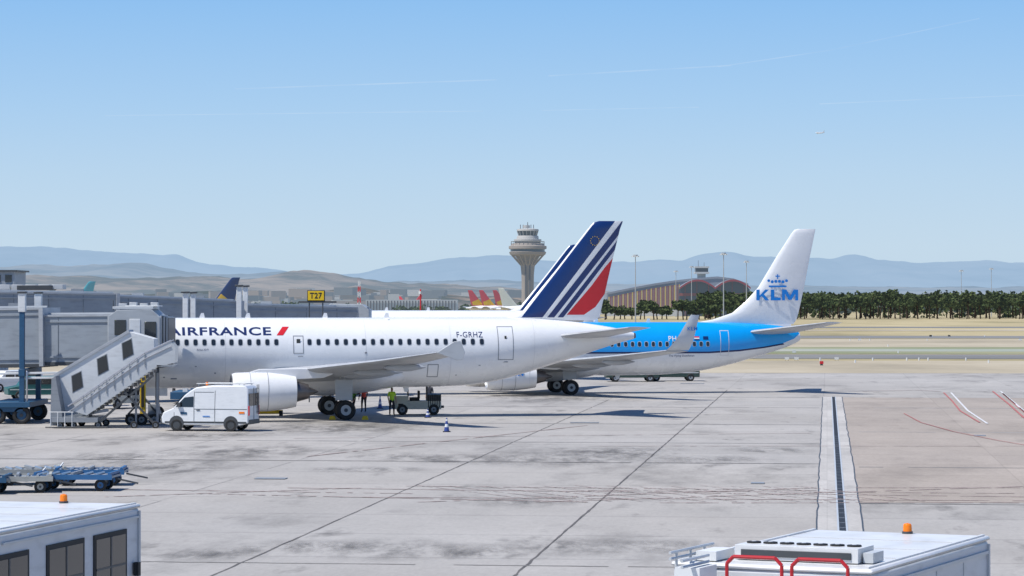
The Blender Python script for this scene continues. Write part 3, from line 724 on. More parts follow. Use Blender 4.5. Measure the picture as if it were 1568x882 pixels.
for row,(d,sp) in enumerate(((1185,8.0),(1205,6.2),(1230,5.8),(1255,5.4),(1285,5.2))):
    x=WX(1085,d)
    while x<WX(1740,d):
        f=noise.noise(Vector((x*.05,row*.6,1)))
        pine(b,x+random.uniform(-1.5,1.5),d+random.uniform(-8,8),12.9+2.2*f+random.uniform(-1.6,1.2),random.uniform(7,11),LEAF,10,32,.64,.69)
        x+=sp*random.uniform(.6,1.5)
x=WX(1085,1300)
while x<WX(1760,1300):
    clump(b,(x,1300+random.uniform(-20,10),random.uniform(1.5,6.0)),random.uniform(2,4.5),random.uniform(1.5,3.4),36,LEAF,.8); x+=random.uniform(.6,2.4)
b.make("pine_trees",smooth=0,recalc=False)
b=MB()
d=1150; x=WX(925,d)
while x<WX(1150,d):
    pine(b,x,d+random.uniform(-20,30),random.uniform(5.5,8.6) if random.random()<.7 else 10.5,random.uniform(5,8),LEAF,9,26,.7,.6); x+=random.uniform(1.8,3.2)
b.make("roadside_trees",smooth=0,recalc=False)
b=MB()
for i in range(520):
    d=random.uniform(1500,2200); px=random.uniform(-250,1900)
    h_=random.uniform(4,9); x=WX(px,d)
    b.cyl((x,d,0),(x,d,h_*.5),.2,.15,BARK,4,False)
    for k in range(4): clump(b,(x+random.uniform(-3,3),d,h_*random.uniform(.4,.7)),random.uniform(2,4),h_*.28,14,LEAFD,1.0)
b.make("distant_trees",smooth=0,recalc=False)

# ------------------------------------------------------------ control tower
TWR=mat("tower_concrete",(.31,.265,.225),.8,var=.06,scale=.05,haze=.12); TWD=mat("tower_dark_panel",(.10,.10,.11),.6,haze=.12)  # TWD: own dark colour of window strips, railings and antennas
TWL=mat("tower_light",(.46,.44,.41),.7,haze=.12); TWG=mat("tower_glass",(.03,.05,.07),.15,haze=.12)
d=2450; u=d/F; E=empty("control_tower",(WX(808,d),d,0))
zt=lambda py:WZ(py,d)
b=MB()
b.rev([(0,9.5*u),(zt(440),9.3*u),(zt(420),9.6*u),(zt(408),10.8*u),(zt(400),12.8*u),(zt(395),15.5*u),(zt(392.5),19*u),(zt(391),24*u)],(0,0,0),'z',TWR,32)
for sx_ in(-3.2,3.2): b.box((sx_*u,-9.2*u,zt(402)/2),(2.2*u,2,zt(402)),TWD)
for a in range(0,360,20):
    ca,sa=math.cos(R(a)),math.sin(R(a)); b.beam((10.8*u*ca,10.8*u*sa,zt(406)),(25*u*ca,25*u*sa,zt(390)),1.0,1.0,TWR)
b.make("shaft",E)
b=MB()
b.rev([(zt(391),24*u),(zt(390),27*u),(zt(386),28.5*u),(zt(385),26*u),(zt(382),26*u),(zt(381),29*u),(zt(377),29*u),(zt(376),26*u),(zt(373),25*u),(zt(372),18*u)],(0,0,0),'z',TWR,40)
b.rev([(zt(385.2),26.4*u),(zt(381.8),26.4*u)],(0,0,0),'z',TWG,40)
b.rev([(zt(375),19*u),(zt(370),20*u),(zt(369),21*u),(zt(366.5),21*u),(zt(366),17*u),(zt(362),16.5*u),(zt(361),16*u)],(0,0,0),'z',TWL,32)
b.rev([(zt(374.5),19.5*u),(zt(371),20.3*u)],(0,0,0),'z',TWG,32)
for a in range(0,360,15):
    ca,sa=math.cos(R(a)),math.sin(R(a)); b.beam((25.5*u*ca,25.5*u*sa,zt(376)),(25.5*u*ca,25.5*u*sa,zt(370)),.3,.3,TWD)
b.rev([(zt(370),25.5*u),(zt(369.5),25.9*u),(zt(369.5),25.0*u)],(0,0,0),'z',TWL,40)
b.make("gallery_rings",E)
b=MB()
b.rev([(zt(362),13.5*u),(zt(354),16*u)],(0,0,0),'z',TWG,16)
b.rev([(zt(354),16*u),(zt(353.5),17*u),(zt(351),16.5*u),(zt(350),9*u),(zt(349.5),.1)],(0,0,0),'z',TWL,32)
for a in range(0,360,22):
    ca,sa=math.cos(R(a)),math.sin(R(a)); b.beam((13.6*u*ca,13.6*u*sa,zt(362)),(16.1*u*ca,16.1*u*sa,zt(354)),.5,.5,TWL)
b.cyl((0,0,zt(350)),(0,0,zt(340)),.5,.3,TWD,6)
for dx in(-11,-7,5,9): b.cyl((dx*u,0,zt(351)),(dx*u,0,zt(344)),.35,.35,TWD,6)
b.cyl((-1,0,zt(349)),(-1,0,zt(345)),3,3,TWL,10)
b.make("cab",E)

# ------------------------------------------------------------ terminal building
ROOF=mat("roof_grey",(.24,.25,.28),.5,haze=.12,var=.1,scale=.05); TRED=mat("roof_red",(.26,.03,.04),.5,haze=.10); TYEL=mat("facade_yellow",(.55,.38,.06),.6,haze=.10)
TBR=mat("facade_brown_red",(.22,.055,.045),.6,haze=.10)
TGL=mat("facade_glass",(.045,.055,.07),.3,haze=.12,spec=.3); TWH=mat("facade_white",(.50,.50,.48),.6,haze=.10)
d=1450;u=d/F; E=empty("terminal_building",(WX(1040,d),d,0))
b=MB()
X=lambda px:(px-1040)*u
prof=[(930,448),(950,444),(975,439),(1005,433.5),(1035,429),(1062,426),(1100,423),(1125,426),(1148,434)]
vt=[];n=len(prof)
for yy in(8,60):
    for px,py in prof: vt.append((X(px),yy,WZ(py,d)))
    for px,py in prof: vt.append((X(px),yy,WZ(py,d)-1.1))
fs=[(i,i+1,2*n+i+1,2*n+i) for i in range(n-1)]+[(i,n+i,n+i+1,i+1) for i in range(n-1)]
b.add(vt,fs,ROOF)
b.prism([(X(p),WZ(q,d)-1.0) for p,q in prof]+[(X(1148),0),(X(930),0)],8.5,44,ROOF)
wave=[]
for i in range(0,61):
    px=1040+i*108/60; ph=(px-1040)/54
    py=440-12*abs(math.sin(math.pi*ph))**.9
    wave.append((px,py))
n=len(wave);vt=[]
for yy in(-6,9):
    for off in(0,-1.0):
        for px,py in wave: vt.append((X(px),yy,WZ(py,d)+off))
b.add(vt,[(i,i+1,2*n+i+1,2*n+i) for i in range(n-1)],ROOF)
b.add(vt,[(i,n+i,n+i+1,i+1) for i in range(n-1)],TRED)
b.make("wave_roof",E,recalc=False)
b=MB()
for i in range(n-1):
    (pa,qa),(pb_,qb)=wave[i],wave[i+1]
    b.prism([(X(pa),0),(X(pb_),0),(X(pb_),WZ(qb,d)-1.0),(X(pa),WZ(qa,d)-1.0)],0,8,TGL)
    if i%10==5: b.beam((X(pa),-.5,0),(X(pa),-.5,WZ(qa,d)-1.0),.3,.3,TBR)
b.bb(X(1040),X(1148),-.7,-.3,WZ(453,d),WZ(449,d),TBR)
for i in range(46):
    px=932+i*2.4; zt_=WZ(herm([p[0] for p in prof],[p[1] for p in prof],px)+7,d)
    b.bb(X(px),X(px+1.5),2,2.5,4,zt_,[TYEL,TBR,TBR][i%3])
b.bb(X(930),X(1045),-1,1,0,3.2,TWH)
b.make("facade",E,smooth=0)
b=MB()
b.bb(X(1071),X(1083),12,18,0,WZ(414,d),TWH); b.bb(X(1066),X(1088),9,20,WZ(419,d),WZ(416,d),TWH); b.bb(X(1067.5),X(1086.5),10,19,WZ(416,d),WZ(410,d),TGL); b.bb(X(1066),X(1088),9,20,WZ(410,d),WZ(407.5,d),TWH)
b.cyl((X(1072),14,WZ(408,d)),(X(1072),14,WZ(398,d)),.15,.1,TWD,5);b.cyl((X(1081),14,WZ(408,d)),(X(1081),14,WZ(401,d)),.15,.1,TWD,5)
b.make("ramp_tower",E,smooth=0)
b=MB(); d=1700;u=d/F
b.bb(WX(560,d),WX(700,d),d,d+30,0,WZ(459,d),TW); b.bb(WX(480,d),WX(560,d),d,d+30,0,WZ(461,d),TW2); b.bb(WX(860,d),WX(940,d),d,d+30,0,WZ(456,d),TW)
for i in range(30): b.bb(WX(562+i*4.6,d),WX(564+i*4.6,d),d-.6,d-.3,1,WZ(460.5,d),TWD)
b.make("warehouse_building",smooth=0)

# ------------------------------------------------------------ masts
PM=mat("mast_grey",(.42,.42,.41),.6,haze=.06)
def mast(px,ytop,d,r=.22):
    b=MB(); zt_=WZ(ytop,d)
    b.cyl((0,0,0),(0,0,zt_),r,r*.5,PM,8)
    b.cyl((0,0,zt_-.3),(0,0,zt_+.2),.8,.8,PM,10)
    for a in range(0,360,45): b.box((1.0*math.cos(R(a)),1.0*math.sin(R(a)),zt_-.35),(.45,.45,.3),OFFW,rz=R(a))
    b.make("light_mast",loc=(WX(px,d),d,0))
mast(973,391,900);mast(1108,388,900);mast(1143,400,1100);mast(1059,408,1300);mast(1472,414,1400);mast(1518,411,1400);mast(1035,415,1350)
b=MB(); d=700; zt_=WZ(430,d)
n=9
for i in range(n):
    z0=zt_*i/n;z1=zt_*(i+1)/n; w0=.55-.04*i
    mt=RED if i%2 else OFFW
    for sx_ in(-1,1):
        for sy_ in(-1,1): b.beam((sx_*w0,sy_*w0,z0),(sx_*(w0-.04),sy_*(w0-.04),z1),.14,.14,mt)
    b.beam((-w0,-w0,z0),(w0,-w0,z1),.09,.09,mt); b.beam((w0,w0,z0),(-w0,w0,z1),.09,.09,mt)
b.make("lattice_mast",loc=(WX(550,d),d,0),smooth=0)
b=MB(); d=760; b.cyl((0,0,0),(0,0,WZ(443,d)),.25,.2,RED,6); b.cyl((0,0,WZ(450,d)),(0,0,WZ(446,d)),.6,.6,OFFW,6); b.make("warning_mast",loc=(WX(644,d),d,0))

# ------------------------------------------------------------ jet bridges
BG2=mat("bridge_roof",(.40,.42,.44),.5,var=.08,scale=1,dirt=.3)
PANL=mat("bridge_panel_line",(.17,.19,.21),.6)
def tunnel(b,p,q,w,h,mt,step=2.4):
    p=Vector(p);q=Vector(q);d=(q-p);ln=d.length;dn=d/ln; a=Vector((-dn.y,dn.x,0)).normalized(); up=Vector((0,0,1))
    b.beam(p+up*h/2,q+up*h/2,w,h,mt)
    b.beam(p+up*(h+.05),q+up*(h+.05),w+.12,.1,BG2)
    b.beam(p-up*.07,q-up*.07,w+.1,.2,DGREY)
    n=int(ln/step)
    for i in range(1,n+1):
        c=p+dn*(ln*i/(n+.5))
        for s in(-1,1): b.beam(c+a*s*(w/2+.004)+up*.05,c+a*s*(w/2+.004)+up*(h-.05),.03,.04,PANL)
    for s in(-1,1):
        for hh in(.32,h-.28): b.beam(p+a*s*(w/2+.03)+up*hh,q+a*s*(w/2+.03)+up*hh,.05,.10,mt)
    for c in(p,q): b.beam(c-dn*.12+up*(h/2),c+dn*.12+up*(h/2),w+.25,h+.22,BG2)
    b.beam(p+up*(h+.17)+a*.5,q+up*(h+.17)+a*.5,.12,.10,LGREY)
    n=int(ln/5)
    for i in range(n): b.box(p+dn*(2.2+i*5)+up*(h+.25)-a*.6,(.8,.5,.3),CGREY if i%2 else MGREY)
E=empty("jet_bridge",(0,0,0))
dC=159.5
cx0,cx1=WX(172,dC),WX(250,dC)
CAB=MB()
prof=[(cx0,3.35),(cx0,6.05),(cx0+.5,6.4),(cx1-.5,6.45),(cx1,6.0),(cx1,3.35)]
CAB.prism(prof,dC-1.6,dC+1.9,CGREY)
CAB.bb(cx0+.35,cx0+1.0,dC-1.63,dC-1.59,5.0,5.85,GLASS)
CAB.bb(cx0+1.2,cx0+1.8,dC-1.63,dC-1.59,4.3,5.9,OFFW)
CAB.bb(cx1-.85,cx1-.2,dC-1.64,dC-1.6,4.75,5.75,GLASS)
CAB.bb(cx0+.05,cx1-.05,dC-1.66,dC-1.6,3.5,3.62,MGREY);CAB.bb(cx0+.05,cx1-.05,dC-1.66,dC-1.6,4.1,4.16,MGREY)
CAB.bb(cx0-.1,cx1+.1,dC-1.8,dC+2.0,3.15,3.34,DGREY)
CAB.bb(cx0+.2,cx1-.4,dC-1.3,dC+1.5,6.46,6.6,LGREY)
for i in range(4): CAB.bb(cx0+.5+i*.6,cx0+.9+i*.6,dC-1.0,dC-.5,6.6,6.78+.06*(i%2),LGREY)
CAB.bb(cx0+.9,cx1-.1,dC-1.2,dC+.5,6.6,6.66,OFFW); CAB.cyl((cx0+.2,dC-1,6.4),(cx0+.2,dC-1,6.95),.03,.03,DGREY,6)
for i in range(6):
    CAB.prism([(cx1+.045*i,3.5),(cx1+.045*i,6.1-.03*i),(cx1+.045*i+.04,6.1-.03*i),(cx1+.045*i+.04,3.5)],dC-1.3+.3*i,dC+3.6,DGREY if i%2 else LGREY)
CAB.bb(cx1-.3,cx1+.1,dC+1.9,dC+3.6,3.2,6.1,DGREY)
CAB.make("bridge_cab",E,bevel=.03)
b=MB()
tunnel(b,(cx0+.3,dC+.1,3.45),(WX(60,160),160.4,3.42),2.7,2.6,BGREY)
tunnel(b,(WX(75,160),160.3,3.33),(WX(-420,162),163,3.1),3.1,3.1,BGREY)
b.make("bridge_tunnel",E,smooth=0)
b=MB(); dl=157.6; xl=WX(34,dl)
for dy in(0,5.4):
    b.bb(xl-.14,xl+.14,dl+dy-.16,dl+dy+.16,1.1,6.3,BLUEP)
    b.bb(xl-.2,xl+.2,dl+dy-.2,dl+dy+.2,6.3,7.35,OFFW)
    b.bb(xl-.25,xl+.25,dl+dy-.25,dl+dy+.25,7.35,7.45,DGREY)
b.beam((xl,dl-.2,2.9),(xl,dl+5.6,2.9),.35,.4,BLUEP)
b.bb(xl-1.8,xl+.5,dl-.4,dl+5.8,.95,1.25,BLUEP)
b.bb(xl-1.9,xl+.1,dl-.3,dl+.5,.7,1.0,BLUEP)
for dx in(-1.4,0):
    b.wheel((xl+dx,dl-.1,.52),.52,.4,hub=BLUEP); b.wheel((xl+dx,dl+5.4,.52),.52,.4,hub=BLUEP)
b.cyl((xl+.28,dl-.1,1.2),(xl+.28,dl-.1,3.0),.06,.06,METAL,8)
b.beam((xl-3.2,dl,2.8),(xl+2.6,dl+.1,2.9),.12,.12,OFFW); b.beam((xl-3.2,dl,2.55),(xl+2.6,dl+.1,2.62),.12,.12,OFFW)
b.make("bridge_support",E,bevel=.02)
b=MB(); dk=156.5; xk=WX(219,dk)
b.bb(xk-.15,xk+.15,dk-.15,dk+.15,.6,3.1,YEL); b.bb(xk-.08,xk+.08,dk-.19,dk-.15,1.0,2.4,BLACK)
b.bb(xk+.5,xk+.7,dk+1.5,dk+1.7,.6,3.2,DGREY)
b.bb(xk-.9,xk+1.0,dk-.5,dk+1.6,.35,.6,DGREY)
for dx in(-.6,0.0,.7): b.wheel((xk+dx,dk-.5,.33),.33,.22,hub=MGREY)
b.beam((xk-.8,dk-.3,.6),(xk,dk,1.5),.1,.1,DGREY); b.beam((xk+.9,dk-.3,.6),(xk,dk,1.6),.1,.1,DGREY)
b.bb(xk+.3,xk+.9,dk-.2,dk+.4,.6,1.15,MGREY)
b.make("service_column",E,bevel=.015)

E=empty("boarding_stairs",(0,0,0))
ds=153.5
def S(px,py,d=ds): return (WX(px,d),WZ(py,d))
b=MB()
body=[S(198,508),S(236,519),S(236,560),S(110,640),S(80,640),S(84,577)]
b.prism(body,ds,ds+1.7,OFFW)
b.prism([S(197,505),S(199,509),S(83,578),S(82,573.5)],ds-.06,ds+1.76,BG2)
for c in ((118,584),(157,558),(195,534)):
    cx_,cy_=c
    q=[S(cx_-8,cy_-8),S(cx_+6,cy_-15),S(cx_+9,cy_+8),S(cx_-6,cy_+16)]
    b.prism(q,ds-.02,ds+.01,GLASS); b.prism([S(cx_-9.2,cy_-8.8),S(cx_+7,cy_-16.8),S(cx_+10.2,cy_+8.8),S(cx_-7,cy_+18)],ds-.01,ds+.005,MGREY)
b.make("enclosed_flight",E,bevel=.02)
b=MB()
dn=ds-1.5
def S2(px,py): return S(px,py,dn)
for yy in(dn,dn+1.25):
    b.prism([S2(262,523),S2(269,532),S2(268,555),S2(238,562),S2(160,617),S2(133,636),S2(108,628),S2(130,611),S2(206,556),S2(222,542)],yy,yy+.05,LGREY)
    for (p0,p1) in (((262,521),(222,540)),((222,540),(128,606)),((128,606),(104,622))):
        a=S2(*p0);c=S2(*p1); b.cyl((a[0],yy,a[1]),(c[0],yy,c[1]),.035,.035,METAL,8)
        a=S2(p0[0],p0[1]+9);c=S2(p1[0],p1[1]+9); b.cyl((a[0],yy-.03,a[1]),(c[0],yy-.03,c[1]),.025,.025,METAL,8)
    for i in range(9):
        t=i/8; a=S2(222-94*t,540+66*t); b.beam((a[0],yy-.03,a[1]),(a[0],yy-.03,a[1]-.75),.04,.04,MGREY)
for i in range(17):
    t=i/16; a=S2(232-100*t,566+68*t); b.box((a[0],dn+.65,a[1]),(.3,1.2,.04),MGREY)
    b.box((a[0]+.15,dn+.65,a[1]-.09),(.02,1.2,.16),DGREY)
b.bb(S2(240,0)[0],S2(268,0)[0],dn,dn+1.3,WZ(560,dn)-.05,WZ(560,dn)+.03,MGREY)
b.make("open_flight",E,smooth=0)
b=MB()
b.bb(S2(78,0)[0],S2(150,0)[0],dn-.1,ds+1.8,.35,.6,MGREY)
b.beam((S2(85,0)[0],dn+.3,.5),(S2(165,0)[0],dn+.3,1.0),.12,.16,MGREY)
b.beam((S2(150,0)[0],dn+.1,.3),(S2(235,0)[0],dn+.1,2.9),.1,.12,DGREY); b.beam((S2(235,0)[0],dn+.1,.3),(S2(190,0)[0],dn+.1,2.0),.1,.12,DGREY)
b.beam((S2(238,0)[0],dn+.9,.1),(S2(238,0)[0],dn+.9,3.0),.12,.12,MGREY); b.beam((S2(205,0)[0],dn+.9,.1),(S2(205,0)[0],dn+.9,2.2),.1,.1,MGREY)
for px in(92,112,150,205,238): b.wheel((S2(px,0)[0],dn+.1,.2),.2,.14,hub=MGREY,seg=14)
for px in(92,112,150): b.wheel((S2(px,0)[0],ds+1.6,.2),.2,.14,hub=MGREY,seg=14)
b.prism([S2(78,580),S2(84,576),S2(95,640),S2(86,652),S2(76,652)],dn+.2,ds+1.7,MGREY)
for i in range(4): b.cyl((S2(78+i*11,0)[0],dn-.1,.12),(S2(78+i*11,0)[0],dn-.1,.9),.025,.025,OFFW,6)
b.cyl((S2(76,0)[0],dn-.1,.9),(S2(113,0)[0],dn-.1,.9),.025,.025,OFFW,6); b.cyl((S2(70,0)[0],dn-.1,.08),(S2(165,0)[0],dn-.1,.08),.04,.04,DGREY,6)
b.make("stair_chassis",E,smooth=0)

E=empty("jet_bridge",(0,0,0))
b=MB(); 
tunnel(b,(WX(548,205),205,3.55),(WX(330,196),199,3.75),2.7,2.85,BGREY)
tunnel(b,(WX(345,196),198.7,3.65),(WX(150,190),192,4.0),3.0,3.2,BGREY)
tunnel(b,(WX(165,190),191.7,3.95),(WX(-300,182),184,4.2),3.3,3.4,BGREY)
b.make("bridge_tunnel",E,smooth=0)
b=MB(); x=WX(548,205)
b.prism([(x-2.4,3.3),(x-2.4,6.4),(x-1.9,6.75),(x+.4,6.7),(x+.9,6.3),(x+.9,3.3)],203.4,207.2,CGREY); b.bb(x-1.4,x-.4,203.3,203.42,4.7,6,GLASS)
b.make("bridge_cab",E,bevel=.03)
b=MB()
for px,d_,yt in((290,192,449),(371,196,439)):
    xx=WX(px,d_)
    for dy in(-2.3,2.3): b.bb(xx-.17,xx+.17,d_+dy-.15,d_+dy+.15,0.3,WZ(yt,d_),OFFW); b.bb(xx-.28,xx+.28,d_+dy-.25,d_+dy+.25,WZ(yt,d_),WZ(yt-2.5,d_),DGREY)
    b.bb(xx-1,xx+1,d_-2.6,d_+2.6,.3,.8,BLUEP)
for i in range(5):
    xx=WX(10+i*20,186); b.bb(xx,xx+.75,183,184.4,7.7,7.7+.3,LGREY)
xx=WX(40,186);b.bb(xx,WX(92,186),182.5,184.5,7.65,7.95,DGREY)
b.make("bridge_support",E,bevel=.02)
b=MB(); d_=215
b.bb(WX(-60,d_),WX(22,d_),d_,d_+5,3.4,WZ(416,d_),BGREY); b.bb(WX(-60,d_),WX(27,d_),d_-.2,d_+5.2,WZ(416,d_),WZ(413.5,d_),DGREY); b.bb(WX(-60,d_),WX(30,d_),d_-1,d_-.2,WZ(445,d_),WZ(436,d_),LGREY)
b.cyl((WX(-20,d_),d_+2.5,0),(WX(-20,d_),d_+2.5,3.4),1.2,1.2,LGREY,16)
for i in range(5): b.bb(WX(-60+i*17,d_),WX(-50+i*17,d_),d_-.05,d_,WZ(432,d_),WZ(421,d_),GLASS)
b.make("rotunda_building",smooth=0)
E=empty("gate_sign",(WX(484,192),192,0))
b=MB(); z0,z1=WZ(461,192),WZ(444.5,192)
b.bb(-.6,.6,-.12,.12,z0,z1,BLACK); b.bb(-.55,.55,-.14,-.12,z0+.05,z1-.05,YEL)
b.bb(-.5,-.42,-.05,.05,0,z0,DGREY); b.bb(.42,.5,-.05,.05,0,z0,DGREY); b.bb(-1.2,1.4,-.1,.1,z0-.12,z0,DGREY)
b.make("sign_box",E,bevel=.01)
put_text("sign_text","T27",-.42,.42,z0+.16,z1-.16,BLACK,E,lambda x,z:-.14,bold=.03,off=.006,cuts=2,space=1.1)

# ------------------------------------------------------------ van
def van(name,loc,rz):
    E=empty(name,loc,rz); b=MB()
    P=[(-2.38,.42),(-2.40,.75),(-2.28,1.0),(-1.75,1.22),(-1.15,1.88),(-.85,2.12),(-.5,2.32),(.3,2.42),(2.2,2.42),(2.36,2.25),(2.42,1.2),(2.42,.45),(1.95,.32),(-1.95,.32)]
    def sec(y):
        return [(x,y*(1-.13*max(0,(z-1.1)/1.3)),z) for (x,z) in P]
    b.loft([sec(-.95),sec(.95)],VANW)
    b.make("body",E,bevel=.06)
    b=MB()
    def yk(z): return .95*(1-.13*max(0,(z-1.1)/1.3))
    def sidepoly(pts,mt,off=.012):
        for s in(-1,1): b.add([(x,s*(yk(z)+off),z) for x,z in pts],[tuple(range(len(pts)))],mt)
    sidepoly([(-1.62,1.28),(-1.12,1.78),(-.62,1.84),(-.62,1.28)],GLASS)
    b.add([(-1.79,-.83,1.28),(-1.79,.83,1.28),(-1.21,.77,1.90),(-1.21,-.77,1.90)],[(0,1,2,3)],GLASS)
    b.bb(2.405,2.43,-.80,-.06,1.35,2.0,GLASS); b.bb(2.405,2.43,.06,.80,1.35,2.0,GLASS); b.bb(2.41,2.44,-.012,.012,.5,2.3,DGREY)
    b.bb(2.38,2.47,-.9,.9,.38,.62,DGREY); b.bb(-2.45,-2.3,-.88,.88,.36,.62,DGREY)
    b.bb(2.40,2.46,-.92,-.82,.85,1.35,RED); b.bb(2.40,2.46,.82,.92,.85,1.35,RED)
    for s in(-1,1):
        b.bb(-2.36,-2.1,s*.62-.16,s*.62+.16,.78,.98,METAL)
        for x0,x1,z0,z1 in((-.60,-.57,.5,1.1),(-.60,-.57,1.1,2.1),(.55,.58,.45,1.1),(.55,.58,1.1,2.15),(-1.7,-1.67,.5,1.25),(-.6,2.35,1.16,1.19),(-.55,.5,2.05,2.08)):
            sidepoly([(x0,z0),(x1,z0),(x1,z1),(x0,z1)],MGREY,.006)
        b.bb(-2.2,2.3,s*.94-.015,s*.94+.02,.42,.52,DGREY)
        b.bb(-1.5,-1.3,s*1.02-.09,s*1.02+.09,1.3,1.52,DGREY)
        b.bb(-.45,-.25,s*(yk(1.1)+.005),s*(yk(1.1)+.02),1.1,1.14,DGREY)
        for x in(-1.55,1.45):
            b.cyl((x,s*.9,.42),(x,s*.965,.42),.40,.40,DGREY,20)
            b.wheel((x,s*.87,.33),.33,.22)
    b.box((-1.15,-.965,.95),(.35,.01,.12),BLUEP)
    b.box((.1,-.965,.8),(.4,.012,.04),KLOGO)
    b.bb(1.9,2.2,-.965,-.955,.95,1.05,ORG)
    b.make("windows_and_trim",E,smooth=0,recalc=False)
    b=MB()
    for x in(-.4,.5,1.4,2.1): b.cyl((x,-.75,2.5),(x,.75,2.5),.02,.02,LGREY,6); b.cyl((x,-.7,2.38),(x,-.7,2.5),.02,.02,LGREY,6); b.cyl((x,.7,2.38),(x,.7,2.5),.02,.02,LGREY,6)
    b.cyl((-.5,-.75,2.52),(2.2,-.75,2.52),.022,.022,LGREY,6); b.cyl((-.5,.75,2.52),(2.2,.75,2.52),.022,.022,LGREY,6)
    b.cyl((-.2,.1,2.4),(-.2,.1,2.58),.07,.06,ORG,10)
    for i in range(6): b.cyl((2.45,.45,1.0+i*.25),(2.45,.75,1.0+i*.25),.015,.015,DGREY,6)
    for y in(.45,.75): b.cyl((2.47,y,.9),(2.47,y,2.45),.02,.02,DGREY,6)
    b.make("roof_rack",E,smooth=0)
    return E
x,y=GP(319,661); van("van",(x,y+.9,.02),-R(12))

def tractor(name,loc,rz):
    col=mat("gse_offwhite",(.52,.51,.43),.5,dirt=.4)
    E=empty(name,loc,rz); b=MB()
    b.bb(-1.4,1.4,-.75,.75,.35,.85,col); b.bb(-1.45,-.6,-.72,.72,.85,1.15,col); b.bb(.55,1.4,-.7,.7,.85,1.25,DGREY)
    b.bb(-.5,.1,-.5,.5,.85,1.05,BLACK); b.bb(0,.12,-.5,.5,1.0,1.45,BLACK)
    for x in(-.6,.55):
        for y in(-.68,.68): b.beam((x,y,.8),(x,y,1.9),.06,.06,DGREY)
    b.bb(-.75,.75,-.75,.75,1.88,1.97,col)
    for i in range(6): b.bb(.6+i*.13,.66+i*.13,-.76,-.70,.45,1.2,BLACK)
    b.bb(-1.2,-.9,-.77,-.74,.45,.7,BLACK)
    for x in(-.95,.95):
        for y in(-.7,.7): b.wheel((x,y,.33),.33,.25,hub=MGREY,seg=14)
    b.bb(-1.6,-1.4,-.5,.5,.4,.6,DGREY); b.bb(1.4,1.6,-.1,.1,.4,.55,DGREY)
    b.make("body",E,bevel=.02)
    return E
x,y=GP(639,636); tractor("ground_power_unit",(x,y+.7,.02),R(4))
x,y=GP(180,626); tractor("tow_tractor",(x,y,.02),R(60))
def pickup(name,loc,rz,col):
    E=empty(name,loc,rz); b=MB()
    b.prism([(-2.3,.35),(-2.35,.85),(-1.5,1.0),(-1.0,1.62),(2.1,1.66),(2.3,1.0),(2.3,.35)],-.85,.85,col)
    b.make("body",E,bevel=.05); b=MB()
    for s in(-1,1):
        for x0,x1 in((-1.0,-.25),(-.15,.75),(.85,1.9)): b.bb(x0,x1,s*.855-.008,s*.855+.008,1.08,1.5,GLASS)
        for x in(-1.5,1.5): b.wheel((x,s*.78,.33),.33,.22,seg=14)
        b.bb(-2.2,2.2,s*.86-.008,s*.86+.008,.7,.76,OFFW)
    b.make("trim",E,smooth=0)
VG=mat("dark_green_vehicle",(.03,.06,.05),.4)
for px,py,m_ in((968,585,VG),(1030,584,VG)):
    x,y=GP(px,py); pickup("service_car",(x,y+.8,.02),R(5),m_)
x,y=GP(18,600); pickup("service_car",(x,y,.02),R(40),VANW)
x,y=GP(60,612); pickup("service_car",(x,y,.02),R(20),mat("teal_vehicle",(.02,.12,.12),.4))
b=MB()
x,y=GP(410,637); b.bb(-.9,.9,-.12,.12,.12,.34,YEL); b.bb(-.9,-.7,-.2,.2,0.0,.3,BLACK); b.bb(.7,.9,-.2,.2,0,.3,BLACK); b.bb(-2.2,-.9,-.04,.04,.2,.28,YEL)
b.make("tow_bar",loc=(x,y,.02),smooth=0)
b=MB()
for i in range(2): b.prism([(-.2+i*1.9,0),(.2+i*1.9,0),(.12+i*1.9,.22),(-.12+i*1.9,.22)],-.2,.2,YEL)
x,y=GP(517,643); b.make("wheel_chocks",loc=(x-.3,y,.02),smooth=0)
CB=mat("cone_blue",(.03,.06,.25),.5)
def cone(px,py,h=.75):
    x,y=GP(px,py); b=MB()
    b.bb(-.2,.2,-.2,.2,0,.04,BLACK)
    for z0,z1,m_ in((.04,.26,CB),(.26,.42,OFFW),(.42,.58,CB),(.58,.68,OFFW),(.68,.75,CB)):
        r=lambda z:.15-.12*z/.75
        b.cyl((0,0,z0*h/.75),(0,0,z1*h/.75),r(z0),r(z1),m_,14)
    b.make("traffic_cone",loc=(x,y,.02),smooth=40)
cone(684,662);cone(582,626,.8);cone(655,640,.5)

def dolly(px,py,rz,ln=2.8,col=None):
    x,y=GP(px,py); b=MB(); col=col or BLUEP
    b.bb(-ln/2,ln/2,-.75,.75,.48,.56,MGREY)
    for yy in(-.76,.76): b.bb(-ln/2,ln/2,yy-.04,yy+.04,.42,.6,col)
    for i in range(7): b.cyl((-ln/2+.2+i*(ln-.4)/6,-.7,.6),(-ln/2+.2+i*(ln-.4)/6,.7,.6),.05,.05,METAL,8)
    for xx in(-ln/2+.1,0,ln/2-.1): b.bb(xx-.05,xx+.05,-.78,.78,.58,.68,col if xx else MGREY)
    for xx in(-ln/2+.45,ln/2-.45):
        b.bb(xx-.05,xx+.05,-.6,.6,.25,.45,DGREY)
        for yy in(-.6,.6): b.wheel((xx,yy,.22),.22,.14,hub=col,seg=14)
    b.beam((ln/2,0,.42),(ln/2+.8,0,.25),.06,.06,DGREY); b.beam((-ln/2,.2,.5),(-ln/2+.2,.5,.8),.04,.04,OFFW)
    b.make("baggage_dolly",loc=(x,y,.02),rz=rz,smooth=35)
KBL2=mat("dolly_blue",(.03,.13,.30),.5,dirt=.3); DWH=mat("dolly_offwhite",(.42,.42,.38),.6,dirt=.5)
